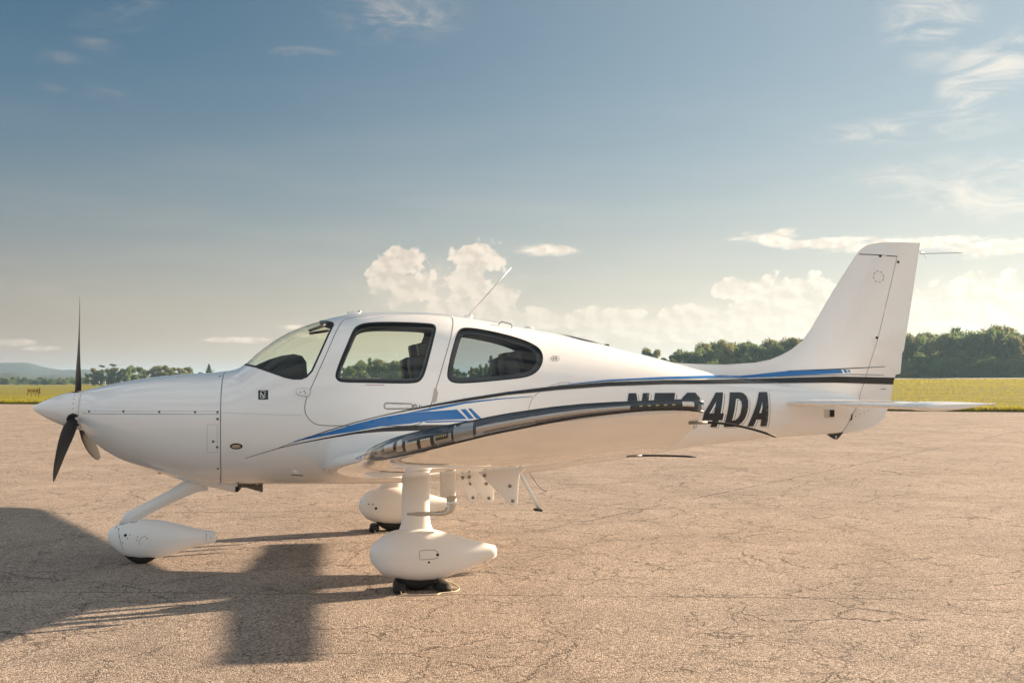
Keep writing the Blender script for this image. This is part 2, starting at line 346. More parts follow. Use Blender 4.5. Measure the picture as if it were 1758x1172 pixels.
# outlines on the side of the aircraft as (x aft, z up) in metres
SIDE = {
 'windshield': [[1.658,1.6448],[1.8101,1.6133],[1.9486,1.5647],[2.0492,1.5284],[2.1155,1.5147],[2.1816,1.5145],[2.2254,1.5322],[2.2691,1.5803],[2.3343,1.7275],[2.4006,1.8851],[2.4404,1.9707],[2.4313,1.9941],[2.3886,2.0078]],
 'door_window': [[2.4437,1.5461],[2.4625,1.5068],[2.5012,1.4899],[2.6674,1.487],[2.8906,1.4805],[3.0821,1.4797],[3.1334,1.4988],[3.1683,1.5497],[3.2124,1.6984],[3.2615,1.8624],[3.2852,1.935],[3.2775,1.9721],[3.2376,1.9843],[3.0801,1.9931],[2.848,1.9967],[2.6978,1.9876],[2.6283,1.9627],[2.5933,1.9261],[2.5467,1.8136],[2.4791,1.653]],
 'rear_window': [[3.3483,1.5493],[3.3645,1.5036],[3.4101,1.4807],[3.5028,1.478],[3.7381,1.4965],[3.9793,1.5189],[4.0785,1.542],[4.1503,1.5947],[4.1887,1.6658],[4.1921,1.7378],[4.1568,1.7923],[4.0526,1.8465],[3.8731,1.8998],[3.6566,1.9426],[3.5356,1.9531],[3.4846,1.9373],[3.4487,1.8878],[3.4177,1.8039],[3.3824,1.6986]],
 'door': [[2.4862,1.9852],[2.3679,1.6988],[2.259,1.4518],[2.2158,1.352],[2.2053,1.2745],[2.2274,1.2133],[2.2932,1.154],[2.3918,1.1453],[2.5293,1.144],[2.7786,1.1404],[3.0925,1.1357],[3.1602,1.1768],[3.2055,1.2667],[3.2518,1.419],[3.3387,1.687],[3.4033,1.8753],[3.4427,2.013],[3.4323,2.0514],[3.3685,2.0643],[3.0342,2.079],[2.7372,2.0601],[2.5444,2.0276]],
 'cowl_seam': [[1.5433,1.5724],[1.5467,1.4254],[1.5504,1.241],[1.5497,1.014],[1.5429,0.7774],[1.5197,0.6541]],
 'cowl_mid': [[0.4305,1.2484],[1.5495,1.241]],
 'cowl_mid2': [[0.4301,1.2696],[1.549,1.2664]],
 'cowl_rise': [[0.442,1.3576],[0.5401,1.3859],[0.754,1.4231],[1.1621,1.5015]],
 'upper_black': [[2.0116,0.9781],[2.1947,1.0422],[2.3779,1.1059],[2.5989,1.1715],[2.8219,1.2257],[3.0423,1.2731],[3.2654,1.3161],[3.5014,1.357],[3.8517,1.4072],[4.106,1.4347],[4.3123,1.4565],[4.7571,1.4837],[5.291,1.4974],[5.8546,1.5007],[6.2684,1.51],[7.0119,1.5282],[7.6499,1.5154],[7.6487,1.4509],[7.011,1.4708],[6.2369,1.4666],[5.84,1.4647],[5.2852,1.4632],[4.7539,1.4483],[4.3105,1.4212],[4.1049,1.4031],[3.8512,1.3808],[3.5012,1.3323],[3.2653,1.2995],[3.0423,1.2622],[2.8219,1.2196],[2.5989,1.1655],[2.3779,1.0989],[2.1946,1.0375],[2.0116,0.9753]],
 'blue_main': [[2.1078,1.0196],[2.2404,1.0605],[2.3779,1.0919],[2.599,1.1552],[2.8219,1.2092],[3.0423,1.2448],[3.2462,1.2547],[3.4308,1.2667],[3.5131,1.1887],[3.3131,1.183],[3.1939,1.1781],[3.0425,1.1552],[2.8221,1.1388],[2.5992,1.099],[2.378,1.0671],[2.2404,1.0418]],
 'blue_thin': [[3.0423,1.2467],[3.2653,1.2901],[3.5012,1.3285],[3.7909,1.3548],[4.0733,1.3693],[4.0732,1.3654],[3.7908,1.3466],[3.5011,1.3142],[3.3131,1.2778],[3.1701,1.2554]],
 'blue_bar': [[3.4598,1.2665],[3.5009,1.2699],[3.5715,1.1918],[3.5301,1.1875]],
 'blue_bar2': [[3.5228,1.272],[3.5471,1.2746],[3.635,1.191],[3.5934,1.1886]],
 'blue_line': [[3.1559,1.1719],[3.3851,1.1759],[3.5838,1.1744],[3.5838,1.1658],[3.3852,1.1655],[3.1845,1.1612]],
 'lower_black': [[1.7359,0.8899],[2.0116,0.9743],[2.1946,1.0164],[2.378,1.0521],[2.5992,1.0929],[2.8221,1.1247],[2.9344,1.1338],[3.1561,1.1445],[3.3613,1.1439],[3.5062,1.1448],[3.5067,1.1065],[3.3281,1.1019],[3.0429,1.0985],[2.8223,1.0931],[2.7106,1.086],[2.5993,1.0755],[2.378,1.0413],[2.1946,1.0093],[2.0115,0.9696],[1.7358,0.887]],
 'tail_blue': [[4.3932,1.4699],[4.7592,1.5042],[5.2969,1.527],[5.881,1.5397],[6.0999,1.5361],[6.2689,1.5501],[6.3822,1.5621],[6.5644,1.5799],[7.075,1.5903],[7.0936,1.5593],[6.839,1.5475],[6.5638,1.5348],[6.3817,1.523],[6.0936,1.5169],[5.8634,1.5169],[5.2933,1.5096],[4.7579,1.4922],[4.3929,1.466]],
 'tail_bar': [[7.097,1.5897],[7.1232,1.5907],[7.1431,1.5636],[7.1169,1.5615]],
 'tail_bar2': [[7.1377,1.5874],[7.158,1.5863],[7.1752,1.5667],[7.1548,1.5657]],
 'tail_line': [[6.5644,1.5831],[7.0711,1.6016],[7.5454,1.6216],[7.5454,1.6172],[7.0709,1.593],[6.5643,1.5756]],
 'tail_line2': [[6.4442,1.5287],[6.8389,1.5432],[7.1633,1.5505],[7.5322,1.5419],[7.5321,1.5376],[7.1631,1.5429],[6.8388,1.5351],[6.4441,1.5245]],
 'fin_le': [[5.4219,1.6584],[5.7109,1.6457],[5.9891,1.6412],[6.2703,1.6585],[6.4122,1.6852],[6.5265,1.7282],[6.63,1.782],[6.7286,1.8577],[6.8164,1.9661],[7.0239,2.2931],[7.1551,2.4854],[7.2869,2.6734],[7.3229,2.7178],[7.3824,2.7573],[7.4654,2.7808],[7.5603,2.7936]],
 'fin_te': [[7.9421,2.7952],[7.8483,2.2739],[7.7556,1.7782],[7.7371,1.7453],[7.7158,1.5535],[7.6682,1.5427],[7.6433,1.4771],[7.617,1.3298],[7.5839,1.2322],[7.5422,1.1346],[7.4591,1.0644],[7.2944,1.0174],[7.1194,0.9925]],
 'hinge': [[7.6855,2.6579],[7.4676,1.8871],[7.2496,1.2893],[7.1574,1.1394],[7.0904,0.9928]],
 'tip_gap': [[7.2869,2.6734],[7.4989,2.6687],[7.6855,2.6579]],
 'letters': [[4.9228,1.3847],[6.3318,1.3898],[6.3131,1.0833],[4.8549,1.0822]],
 'emblem': [[1.8418,1.4303],[1.92,1.4314],[1.9215,1.3573],[1.8437,1.3562]],
 'badge': [[4.2676,1.7086],[4.3397,1.709],[4.3333,1.6661],[4.2617,1.6658]],
 'oval': [[1.6263,0.9878],[1.6722,1.0087],[1.7199,0.9873],[1.6715,0.9663]],
 'handle': [[2.8522,1.331],[3.0566,1.3201],[3.0565,1.273],[2.8522,1.2723]],
 'lock': [[3.0754,1.2964]],
 'hinge_cover': [[2.1387,1.4189],[2.1494,1.4433],[2.2591,1.444],[2.2398,1.3796],[2.2156,1.3831],[2.1608,1.3911]],
 'red_line': [[2.6916,1.4726],[2.841,1.4692],[2.841,1.4654],[2.6916,1.4688]],
 'no_step': [[2.0219,0.7988],[2.2018,0.7862],[2.2004,0.7313],[2.0983,0.741]],
 'oil_door': [[1.4472,1.1607],[1.5247,1.1604],[1.5224,0.9387],[1.4446,0.939]],
 'screws': [[0.496,1.2659],[0.7832,1.2661],[1.0687,1.263],[1.3501,1.2602],[1.5258,1.2596],[1.5267,1.2042],[1.4924,1.0259],[1.5226,0.9813],[1.5198,0.8028],[1.5168,1.5432]],
 'aft_panel': [[4.0392,1.2347],[4.0455,1.2925],[4.0706,1.3502],[4.1206,1.3962],[4.2464,1.4595],[4.3349,1.4826],[4.4202,1.4822]],
 'fin_screws': [[7.5105,2.6578],[7.6935,2.6057],[7.4529,1.8898]],
 'access': [[7.4835,2.4624]],
 'tail_box': [[6.8764,1.2264],[6.9841,1.2251],[6.9855,1.15],[6.8782,1.1515]],
 'rudder_arm': [[7.1681,1.1852],[7.2058,1.1712],[7.2019,1.1279],[7.1488,1.1016]],
 'roofstrip': [[4.3891,1.9054],[4.484,1.8914],[4.6159,1.8607],[4.7385,1.8182],[4.831,1.7896]],
}

# wing tip lens: x, y, upper z, lower z
TIP_EDGE = [(2.5522,-5.0098,1.2079,1.2033),(2.5534,-5.0612,1.2173,1.204),(2.5545,-5.1125,1.2267,1.2047),(2.5557,-5.1638,1.2361,1.2054),(2.5573,-5.2151,1.2424,1.2082),(2.5597,-5.2664,1.2487,1.2112),(2.5635,-5.3176,1.2551,1.2142),(2.569,-5.3686,1.2635,1.2183),(2.5769,-5.4193,1.272,1.2224),(2.5875,-5.4696,1.2804,1.2265),(2.6004,-5.5192,1.2895,1.2316),(2.6165,-5.568,1.2999,1.239),(2.6373,-5.6149,1.3103,1.2465),(2.6641,-5.6586,1.321,1.2555),(2.6969,-5.698,1.3316,1.2658),(2.7349,-5.7324,1.3422,1.2777),(2.7774,-5.7612,1.3527,1.2899),(2.8239,-5.7828,1.3622,1.3027),(2.8729,-5.7979,1.3714,1.3152),(2.9231,-5.8085,1.3828,1.3274),(2.9739,-5.8164,1.392,1.3381),(3.0247,-5.8232,1.3999,1.3481),(3.0757,-5.829,1.407,1.358),(3.1269,-5.8336,1.4139,1.3678),(3.1781,-5.837,1.4188,1.3757),(3.2294,-5.8393,1.4235,1.3833),(3.2807,-5.8407,1.4261,1.3889),(3.332,-5.8413,1.4287,1.3943),(3.3834,-5.8415,1.4303,1.3989),(3.4347,-5.8414,1.4319,1.4029),(3.486,-5.8411,1.4335,1.4044),(3.5374,-5.8407,1.435,1.4053),(3.5887,-5.8404,1.4359,1.4037),(3.64,-5.84,1.4302,1.3969)]

# fuselage stations: x, top z, bottom z, half width, z of widest point, exponent upper, lower
ST = np.array([
 (0.40,1.430,1.110,0.165,1.265,2.0,2.0),(0.50,1.455,1.000,0.255,1.235,2.0,2.1),(0.66,1.492,0.885,0.335,1.215,2.1,2.1),
 (0.90,1.533,0.785,0.415,1.200,2.2,2.2),(1.18,1.564,0.700,0.475,1.190,2.2,2.3),(1.50,1.586,0.648,0.530,1.190,2.2,2.4),
 (1.66,1.622,0.640,0.555,1.195,2.2,2.4),(1.80,1.745,0.637,0.575,1.200,2.1,2.5),(1.99,1.884,0.634,0.595,1.210,2.1,2.5),
 (2.19,1.976,0.631,0.612,1.220,2.15,2.5),(2.41,2.042,0.629,0.625,1.235,2.2,2.5),(2.60,2.078,0.627,0.630,1.240,2.25,2.5),
 (2.83,2.095,0.626,0.632,1.245,2.25,2.5),(3.07,2.097,0.626,0.630,1.250,2.25,2.5),(3.38,2.083,0.628,0.620,1.255,2.25,2.4),
 (3.60,2.057,0.634,0.605,1.260,2.2,2.3),(3.85,2.016,0.650,0.580,1.260,2.15,2.2),(4.05,1.980,0.672,0.552,1.260,2.1,2.1),
 (4.37,1.925,0.712,0.505,1.260,2.0,2.1),(4.63,1.868,0.750,0.463,1.258,2.0,2.0),(4.90,1.802,0.786,0.420,1.255,2.0,2.0),
 (5.18,1.734,0.823,0.376,1.252,2.0,2.0),(5.45,1.665,0.862,0.335,1.250,2.0,2.0),(5.72,1.595,0.898,0.295,1.248,2.0,2.0),
 (6.00,1.540,0.928,0.255,1.243,2.0,2.0),(6.40,1.490,0.962,0.200,1.235,2.0,2.0),(6.97,1.430,0.992,0.122,1.215,2.0,2.0),
 (7.30,1.390,1.010,0.075,1.200,2.0,2.0),(7.50,1.370,1.020,0.060,1.195,2.0,2.0)])
def _slopes(x,y):
    h=np.diff(x);d=np.diff(y)/h;m=np.zeros(len(x))
    for i in range(1,len(x)-1):
        w1=2*h[i]+h[i-1];w2=h[i]+2*h[i-1]
        a,b=d[i-1],d[i]
        m[i]=(a*h[i]+b*h[i-1])/(h[i]+h[i-1])
        if a*b<=0: m[i]=0 if abs(a)+abs(b)>.6 else m[i]*.5
    m[0]=d[0];m[-1]=d[-1];return m
_M=[_slopes(ST[:,0],ST[:,k]) for k in range(1,7)]
def station(x):
    x=np.clip(np.asarray(x,float),ST[0,0],ST[-1,0])
    i=np.clip(np.searchsorted(ST[:,0],x)-1,0,len(ST)-2)
    h=ST[i+1,0]-ST[i,0];t=(x-ST[i,0])/h;o=[]
    for k in range(1,7):
        m=_M[k-1];y=ST[:,k]
        o.append(y[i]*(2*t**3-3*t**2+1)+h*m[i]*(t**3-2*t**2+t)+y[i+1]*(3*t**2-2*t**3)+h*m[i+1]*(t**3-t**2))
    return o
def half_width(x,z):
    zt,zb,w,zm,nu,nl=station(x);z=np.asarray(z,float)
    up=z>=zm;H=np.where(up,zt-zm,zm-zb);n=np.where(up,nu,nl)
    r=np.clip(np.abs(z-zm)/H,0,1);return w*(1-r**n)**(1/n)
def theta_of(x,z):
    zt,zb,w,zm,nu,nl=station(x);z=np.asarray(z,float)
    up=z>=zm;H=np.where(up,zt-zm,zm-zb);n=np.where(up,nu,nl)
    r=np.clip(np.abs(z-zm)/H,0,1)
    return np.sign(z-zm)*np.arcsin(np.clip(r**(n/2),0,1))
def fus_point(x,th,off=0.):
    """point of the left half (y<0) skin; th from -pi/2 (keel) to pi/2 (crown)"""
    zt,zb,w,zm,nu,nl=station(x);th=np.asarray(th,float)
    up=th>=0;H=np.where(up,zt-zm,zm-zb);n=np.where(up,nu,nl)
    z=zm+np.sign(th)*H*np.abs(np.sin(th))**(2/n);y=-w*np.maximum(np.cos(th),0)**(2/n)
    return np.stack([np.broadcast_to(x,z.shape),y,z],-1)
HAZE = 2.6e-4
# ------------------------------------------------------------------ the aircraft
AC = empty('light_aircraft', (3.0, 0, 0), 'white four seat propeller aeroplane with blue and black stripes, parked on the apron', 'aeroplane')
class _P:    # parts are written in aircraft coordinates; the root sits between the main wheels
    pass
def part(o): 
    return o
RS = .65
TOP, BOT = PI/2*RS, -PI/2*RS
def uv(poly, step=.025, closed=True):
    p = np.array(densify(poly, step, closed)); return [tuple(q) for q in np.stack([p[:, 0], theta_of(p[:, 0], p[:, 1])*RS], 1)]
def skin(P, off=0.):
    x, th = P[:, 0], P[:, 1]/RS; e = 1e-3
    A = fus_point(x, th); thp, thm = np.minimum(th+.02, PI/2), np.maximum(th-.02, -PI/2)
    n = np.cross(fus_point(x+e, th)-fus_point(x-e, th), fus_point(x, thp)-fus_point(x, thm))
    n /= np.maximum(np.linalg.norm(n, axis=1), 1e-12)[:, None]
    ed = np.abs(th) > PI/2-1e-3; n[ed, 1] = 0; n[ed] /= np.maximum(np.linalg.norm(n[ed], axis=1), 1e-12)[:, None]
    return A+n*off, n
def both(P, F, off=0., sides=(0, 1), flip=False):
    """the patch on the left side (0) and mirrored on the right (1)"""
    A, N = skin(P, off); VV, FF, NN = [], [], []
    if flip: N = -N; F = F[:, ::-1]
    for s_ in sides:
        b = sum(len(v) for v in VV); m = np.array([1, -1 if s_ else 1, 1]); VV.append(A*m); NN.append(N*m)
        FF.append((F[:, ::-1] if s_ else F)+b)
    V, F, N = np.concatenate(VV), np.concatenate(FF), np.concatenate(NN)
    if len(sides) == 2:      # weld the two halves along the crown and the keel
        n = len(P); m = np.arange(2*n); k = np.abs(np.abs(P[:, 1])-TOP) < 1e-6; m[n:][k] = np.arange(n)[k]; V[np.concatenate([k, k]), 1] = 0
        F = m[F]; used = np.zeros(2*n, bool); used[F.ravel()] = True; re = np.cumsum(used)-1; F = re[F]; V = V[used]; N = N[used]
    return V, F, N
def piece(name, outer, holes, m, parent, off=0., sides=(0, 1), step=.04, flip=False):
    P, F = cdt(outer, holes, step); V, F, N = both(P, F, off, sides, flip); return mesh(name, V, F, m, parent, normals=N)
TOP, BOT = PI/2*RS, -PI/2*RS
seam_uv = [(1.5195, BOT)]+uv(SIDE['cowl_seam'][::-1], .03, False)+[(1.541, TOP)]
seam_uv = [p for i, p in enumerate(seam_uv) if i == 0 or i == len(seam_uv)-1 or (BOT+.02 < p[1] < TOP-.02)]
hng = [p for p in SIDE['hinge'][::-1] if p[1] < 1.42]+[(7.29, 1.385)]
hng_uv = [(7.085, BOT)]+[p for p in uv(hng, .03, False) if BOT+.02 < p[1] < TOP-.02]+[(7.29, TOP)]
def rim(x0, x1, v, step=.04):
    k = max(2, int(abs(x1-x0)/step)); return [(x0+(x1-x0)*i/k, v) for i in range(1, k)]
cowl_poly = [(.40, BOT)]+rim(.40, 1.5195, BOT, .03)+seam_uv+rim(1.541, .40, TOP, .03)+[(.40, TOP)]+[(.40, TOP+(BOT-TOP)*i/30) for i in range(1, 30)]
fus_poly = rim(1.5195, 7.085, BOT)+hng_uv+rim(7.29, 1.541, TOP)+seam_uv[::-1]
ws_path = [(1.664, TOP)]+[p for p in uv(SIDE['windshield'], .02, False) if p[1] < TOP-.012]+[(2.335, TOP)]
ws_poly = ws_path+rim(2.335, 1.664, TOP, .03)
dw = uv(smoothpoly(SIDE['door_window'], 2), .02); rw = uv(smoothpoly(SIDE['rear_window'], 2), .02); dr = uv(smoothpoly(SIDE['door'], 2), .025)
def openinset(path, d):
    p = inset(path+[(2.0, TOP+.6)], d)[:-1]; p[0] = (path[0][0]+d*1.3, TOP); p[-1] = (path[-1][0]-d*1.3, TOP); return [(a, min(b, TOP)) for a, b in p]
def wsi(d):
    q = openinset(ws_path, d); return q+rim(q[-1][0], q[0][0], TOP, .03), q
fuselage = piece('fuselage', fus_poly, [dr, rw, ws_poly], 'white', AC)
cowling = piece('engine_cowling', cowl_poly, [], 'white', AC, step=.035)
doors = []
for s_ in (0, 1): doors.append(piece('cabin_door', dr, [dw], 'white', AC, sides=(s_,)))
def window(name, poly, gm, sides, parent, path=None, d0=.018):
    if path is None: inn = inset(poly, d0); ring = [inn]; lst = [(poly, ring)]
    else: inn, ip = wsi(d0)
    P, F = cdt(inset(poly, .004) if path is None else wsi(.004)[0], [], .05)
    V, F, N = both(P, F, -.004, sides); pane = mesh(name, V, F, gm, parent, normals=N)
    if path is None:
        P, F = cdt(poly, [inn], .2); loop = inn; cl = True
    else:
        P, F = cdt(list(path)+ip[::-1], [], .2); loop = ip; cl = False
    V, F, N = both(P, F, .0012, sides); V = list(map(tuple, V)); F = [tuple(f) for f in F]
    # the reveal, from the seal's inner edge in to the cabin lining
    L = np.array(loop); A, n = skin(L, .0012); B, _ = skin(L, -.034)
    for s2 in sides:
        m = np.array([1, -1 if s2 else 1, 1]); b = len(V); k = len(L); V += [tuple(q) for q in A*m]+[tuple(q) for q in B*m]
        F += [(b+i, b+(i+1) % k, b+k+(i+1) % k, b+k+i) for i in range(k if cl else k-1)]
    mesh('window_seal', V, F, 'seal', pane, smooth=False)
    return pane
windshield = window('windshield', ws_poly, 'glass', (0, 1), AC, ws_path, .016)
for s_ in (0, 1):
    window('door_window', dw, 'glass', (s_,), doors[s_]); window('rear_window', rw, 'glassd', (s_,), fuselage, d0=.010)
# cabin lining
k = 40
lin_poly = [(1.70, BOT)]+rim(1.70, 4.35, BOT)+[(4.35, BOT+(TOP-BOT)*i/k) for i in range(k+1)]+rim(4.35, 1.70, TOP)+[(1.70, TOP+(BOT-TOP)*i/k) for i in range(k)]
piece('cabin_lining', lin_poly, [inset(dw, .034), inset(rw, .045), wsi(.020)[0]], 'liner', AC, off=-.035, flip=True)
for nm, x, m_ in (('firewall', 1.56, 'dark'), ('rear_bulkhead', 4.36, 'liner')):
    t = np.linspace(-PI/2, PI/2, 25); L = fus_point(np.full(25, x), t)-0; L[:, 2] = station(x)[3]+(L[:, 2]-station(x)[3])*.96; L[:, 1] *= .96
    V = list(map(tuple, L))+[(p[0], -p[1], p[2]) for p in L[::-1]]
    b = MB(); b.loft([V, [(p[0]+.02, p[1], p[2]) for p in V]]); b.build(nm, m_, AC, False)
t = np.linspace(-PI/2, PI/2, 25); L = fus_point(np.full(25, .405), t); V = list(map(tuple, L))+[(p[0], -p[1], p[2]) for p in L[::-1][1:-1]]
b = MB(); b.loft([[(p[0]+.06, p[1]*.97, p[2]) for p in V], V]); b.build('cowling_nose_plate', 'white', AC, False)

# --- fin and rudder: thickness from the distance to the leading and trailing edges
LE = np.array(smoothpoly(SIDE['fin_le'], 0)); TE = np.array(SIDE['fin_te'])
def finhalf(P):
    z = P[:, 1]; T = np.interp(z, [1.0, 1.4, 1.7, 2.2, 2.8], [.075, .085, .078, .062, .040])
    d = np.clip(segdist(P, LE)/np.interp(z, [1.6, 1.9, 2.8], [.42, .34, .26]), 0, 1); a = T*np.sin(d*PI/2)**.62
    # root flare into the tail cone
    te = .0025+segdist(P, TE)*.16; h = -np.log(np.exp(-a/.012)+np.exp(-te/.012))*.012
    return np.maximum(h, .0)
def dens(p, s_): return densify(p, s_, False)
LEd = [tuple(q) for q in LE]
iN = 11   # index of the tip gap on the leading edge
gap = SIDE['tip_gap']; hin = SIDE['hinge']
fin_poly = dens(LEd[:iN+1], .03)[:-1]+dens(gap, .03)[:-1]+dens(hin, .04)+[(6.9, 1.10), (6.4, 1.22), (5.8, 1.40), (5.35, 1.55)]
rud_poly = dens(LEd[iN:]+SIDE['fin_te'], .025)[:-1]+dens(hin[::-1], .04)[:-1]+dens(gap[::-1], .03)[:-1]
def inflate(name, poly, m_, parent, fn, step=.05, lines=()):
    ex = []
    for L_, ds in lines:
        Q = np.array(dens([tuple(p) for p in L_], .03)); t = np.gradient(Q, axis=0); n = np.stack([t[:, 1], -t[:, 0]], 1); n /= np.linalg.norm(n, axis=1)[:, None]
        for d_ in ds: ex.append(Q+n*d_)
    P, F = cdt(poly, [], step, np.concatenate(ex) if ex else None)
    h = fn(P); nP = len(P); e = 1e-3
    gx = (fn(P+[e, 0])-fn(P-[e, 0]))/(2*e); gz = (fn(P+[0, e])-fn(P-[0, e]))/(2*e)
    gx = np.clip(gx, -6, 6); gz = np.clip(gz, -6, 6)
    N1 = np.stack([-gx, -np.ones(nP), -gz], 1); N1 /= np.linalg.norm(N1, axis=1)[:, None]
    V = np.concatenate([np.stack([P[:, 0], -h, P[:, 1]], 1), np.stack([P[:, 0], h, P[:, 1]], 1)])
    N = np.concatenate([N1, N1*[1, -1, 1]])
    o = mesh(name, V, np.concatenate([F, F[:, ::-1]+nP]), m_, parent, normals=N)
    return o, V, np.concatenate([F, F[:, ::-1]+nP])
offs = (.003, .010, .022, .04, .065, .1)
fin, Vf, Ff = inflate('tail_fin', fin_poly, 'white', AC, finhalf, .05, [(LE[:iN+1], offs)])
rudder, Vr, Fr = inflate('rudder', rud_poly, 'white', AC, finhalf, .045, [(LE[iN:], offs), (TE, offs[1:4])])
# rim closing the hinge gap faces of fin and rudder
def side_rim(name, path, parent, m_='seam'):
    P = np.array(dens([tuple(p) for p in path], .03)); h = finhalf(P); n = len(P)
    V = [(p[0], -a, p[1]) for p, a in zip(P, h)]+[(p[0], a, p[1]) for p, a in zip(P, h)]
    mesh(name, V, [(i, i+1, n+i+1, n+i) for i in range(n-1)], m_, parent, False)
side_rim('hinge_edge', hin, rudder, 'white')

# surface that markings are laid on (left side)
P0, F0 = cdt(cowl_poly, [], .035); V0, F0, _ = both(P0, F0, 0, (0,))
P1, F1 = cdt(fus_poly, [], .035); V1, F1, _ = both(P1, F1, 0, (0,))
VV, FF = [], []; bb = 0
for v_, f_ in ((V0, F0), (V1, F1), (Vf, Ff), (Vr, Fr)):
    VV += [tuple(q) for q in v_]; FF += [tuple(int(i)+bb for i in q) for q in f_]; bb += len(v_)
BV = BVHTree.FromPolygons(VV, FF)
def onside(x, z, off=.002):
    h = BV.ray_cast(Vector((x, -2, z)), Vector((0, 1, 0)))
    if h[0] is None: h = BV.find_nearest(Vector((x, -.05, z)))
    n = h[1]; n = n if n.y < 0 else -n
    return h[0]+n*off, n
def decal(name, poly, m_, parent, off=.002, step=.03, holes=(), right=False):
    P, F = cdt(densify(poly, step), [densify(h, step) for h in holes], step)
    V = [onside(x, z, off)[0] for x, z in P]
    if right: mesh(name, [(q.x, -q.y, q.z) for q in V], F[:, ::-1], m_, parent)
    return mesh(name, V, F, m_, parent)
def ribbon(name, path, w, m_, parent, off=.0012, step=.03, closed=False, right=False):
    Q = densify(path, step, closed); k = len(Q); A = [onside(x, z, off) for x, z in Q]; V = []
    for i in range(k):
        a = A[(i-1) % k if closed else max(i-1, 0)][0]; b = A[(i+1) % k if closed else min(i+1, k-1)][0]
        s_ = (b-a).cross(A[i][1]).normalized()*w/2; V += [A[i][0]-s_, A[i][0]+s_]
    F = [(2*i, 2*i+1, 2*((i+1) % k)+1, 2*((i+1) % k)) for i in range(k if closed else k-1)]
    if right: mesh(name, [(q.x, -q.y, q.z) for q in V], [f[::-1] for f in F], m_, parent)
    return mesh(name, V, F, m_, parent)
def dot(name, x, z, r, m_, parent, off=.002, n=12, h=.0015):
    p, nn = onside(x, z, off); b = MB(); b.lathe([(0, 0), (0, r), (h, r*.9), (h, 0)], p, nn, n); return b.build(name, m_, parent)

# panel lines
ribbon('panel_seam', [(a, b) for a, b in [(1.541, 1.60)]+SIDE['cowl_seam']], .006, 'seam', cowling, right=True)
ribbon('panel_seam', SIDE['cowl_mid'], .003, 'seam', cowling, right=True)
ribbon('panel_seam', SIDE['cowl_mid2'], .002, 'seamlight', cowling)
ribbon('panel_seam', [(1.5515, 1.254), (2.0, 1.236), (2.19, 1.23)], .002, 'seamlight', fuselage)
ribbon('door_gap', smoothpoly(SIDE['door'], 2), .0055, 'seam', doors[0], closed=True)
ribbon('door_gap', smoothpoly(SIDE['door'], 2), .0055, 'seam', doors[0], closed=True).scale.y = -1
ribbon('panel_seam', SIDE['aft_panel'], .003, 'seam', fuselage)
ribbon('panel_seam', SIDE['oil_door']+[], .0025, 'seamlight', cowling, closed=True)
ribbon('rudder_gap', SIDE['hinge'], .0038, 'seam', rudder, right=True)
ribbon('rudder_gap', [(7.31, 2.675)]+SIDE['tip_gap'][1:], .009, 'seam', rudder, right=True)
for x, z in SIDE['screws']: dot('screw', x, z, .0095, 'seam', cowling)
for x, z in SIDE['fin_screws']: dot('hinge_bolt', x, z, .012, 'dark', fin, h=.006)
ax_, az_ = SIDE['access'][0]
ribbon('access_cover_ring', [(ax_+.052*math.cos(t), az_+.052*math.sin(t)) for t in np.linspace(0, 2*PI, 24, False)], .0018, 'seamlight', fin, closed=True)
for i in range(8): dot('screw', ax_+.052*math.cos(i*PI/4+.2), az_+.052*math.sin(i*PI/4+.2), .005, 'seam', fin)
# stripes
D3 = dict(right=True)
decal('black_stripe', SIDE['upper_black'], 'black', fuselage, .005, .018, **D3)
decal('blue_stripe', SIDE['blue_main'], 'blue', fuselage, .0022, **D3)
for k_ in ('blue_thin', 'blue_bar', 'blue_bar2', 'blue_line'): decal('blue_stripe', SIDE[k_], 'blue', fuselage, .0026, **D3)
decal('black_stripe', SIDE['lower_black'], 'black', fuselage, .0020, **D3)
decal('blue_stripe', SIDE['tail_blue'], 'blue', fin, .005, .018, **D3)
for k_ in ('tail_bar', 'tail_bar2'): decal('blue_stripe', SIDE[k_], 'blue', fin, .0026, **D3)
decal('navy_line', SIDE['tail_line'], 'navy', fin, .0030, **D3); decal('grey_line', SIDE['tail_line2'], 'grey', fin, .0030, **D3)
ribbon('thin_line', [(4.3, 1.462), (4.45, 1.470), (4.7572, 1.4905), (5.29, 1.508)], .002, 'navy', fuselage, .003)
# registration letters
GL = {'N': ([(0,0),(0,1),(.36,1),(.68,.42),(.68,1),(1,1),(1,0),(.66,0),(.32,.6),(.32,0)], []),
      '7': ([(.02,1),(1,1),(1,.78),(.46,0),(.08,0),(.62,.77),(.02,.77)], []),
      '2': ([(0,0),(0,.2),(.55,.55),(.66,.7),(.5,.8),(.34,.66),(.03,.66),(.08,.85),(.3,1),(.7,1),(.95,.85),(.98,.65),(.85,.48),(.5,.24),(.98,.24),(.98,0)], []),
      '4': ([(.5,0),(.5,.2),(0,.2),(0,.42),(.45,1),(.82,1),(.82,.4),(1,.4),(1,.2),(.82,.2),(.82,0)], [[(.5,.4),(.27,.4),(.5,.74)]]),
      'D': ([(0,0),(0,1),(.52,1),(.70,.97),(.86,.88),(.96,.74),(1,.56),(1,.44),(.96,.26),(.86,.12),(.70,.03),(.52,0)], [[(.33,.19),(.33,.81),(.48,.81),(.60,.75),(.67,.62),(.67,.38),(.60,.25),(.48,.19)]]),
      'A': ([(0,0),(.30,1),(.72,1),(1,0),(.67,0),(.61,.2),(.36,.2),(.31,0)], [[(.42,.39),(.56,.39),(.49,.72)]])}
zb0, zt0 = 1.083, 1.388; H0 = zt0-zb0; SL = .21
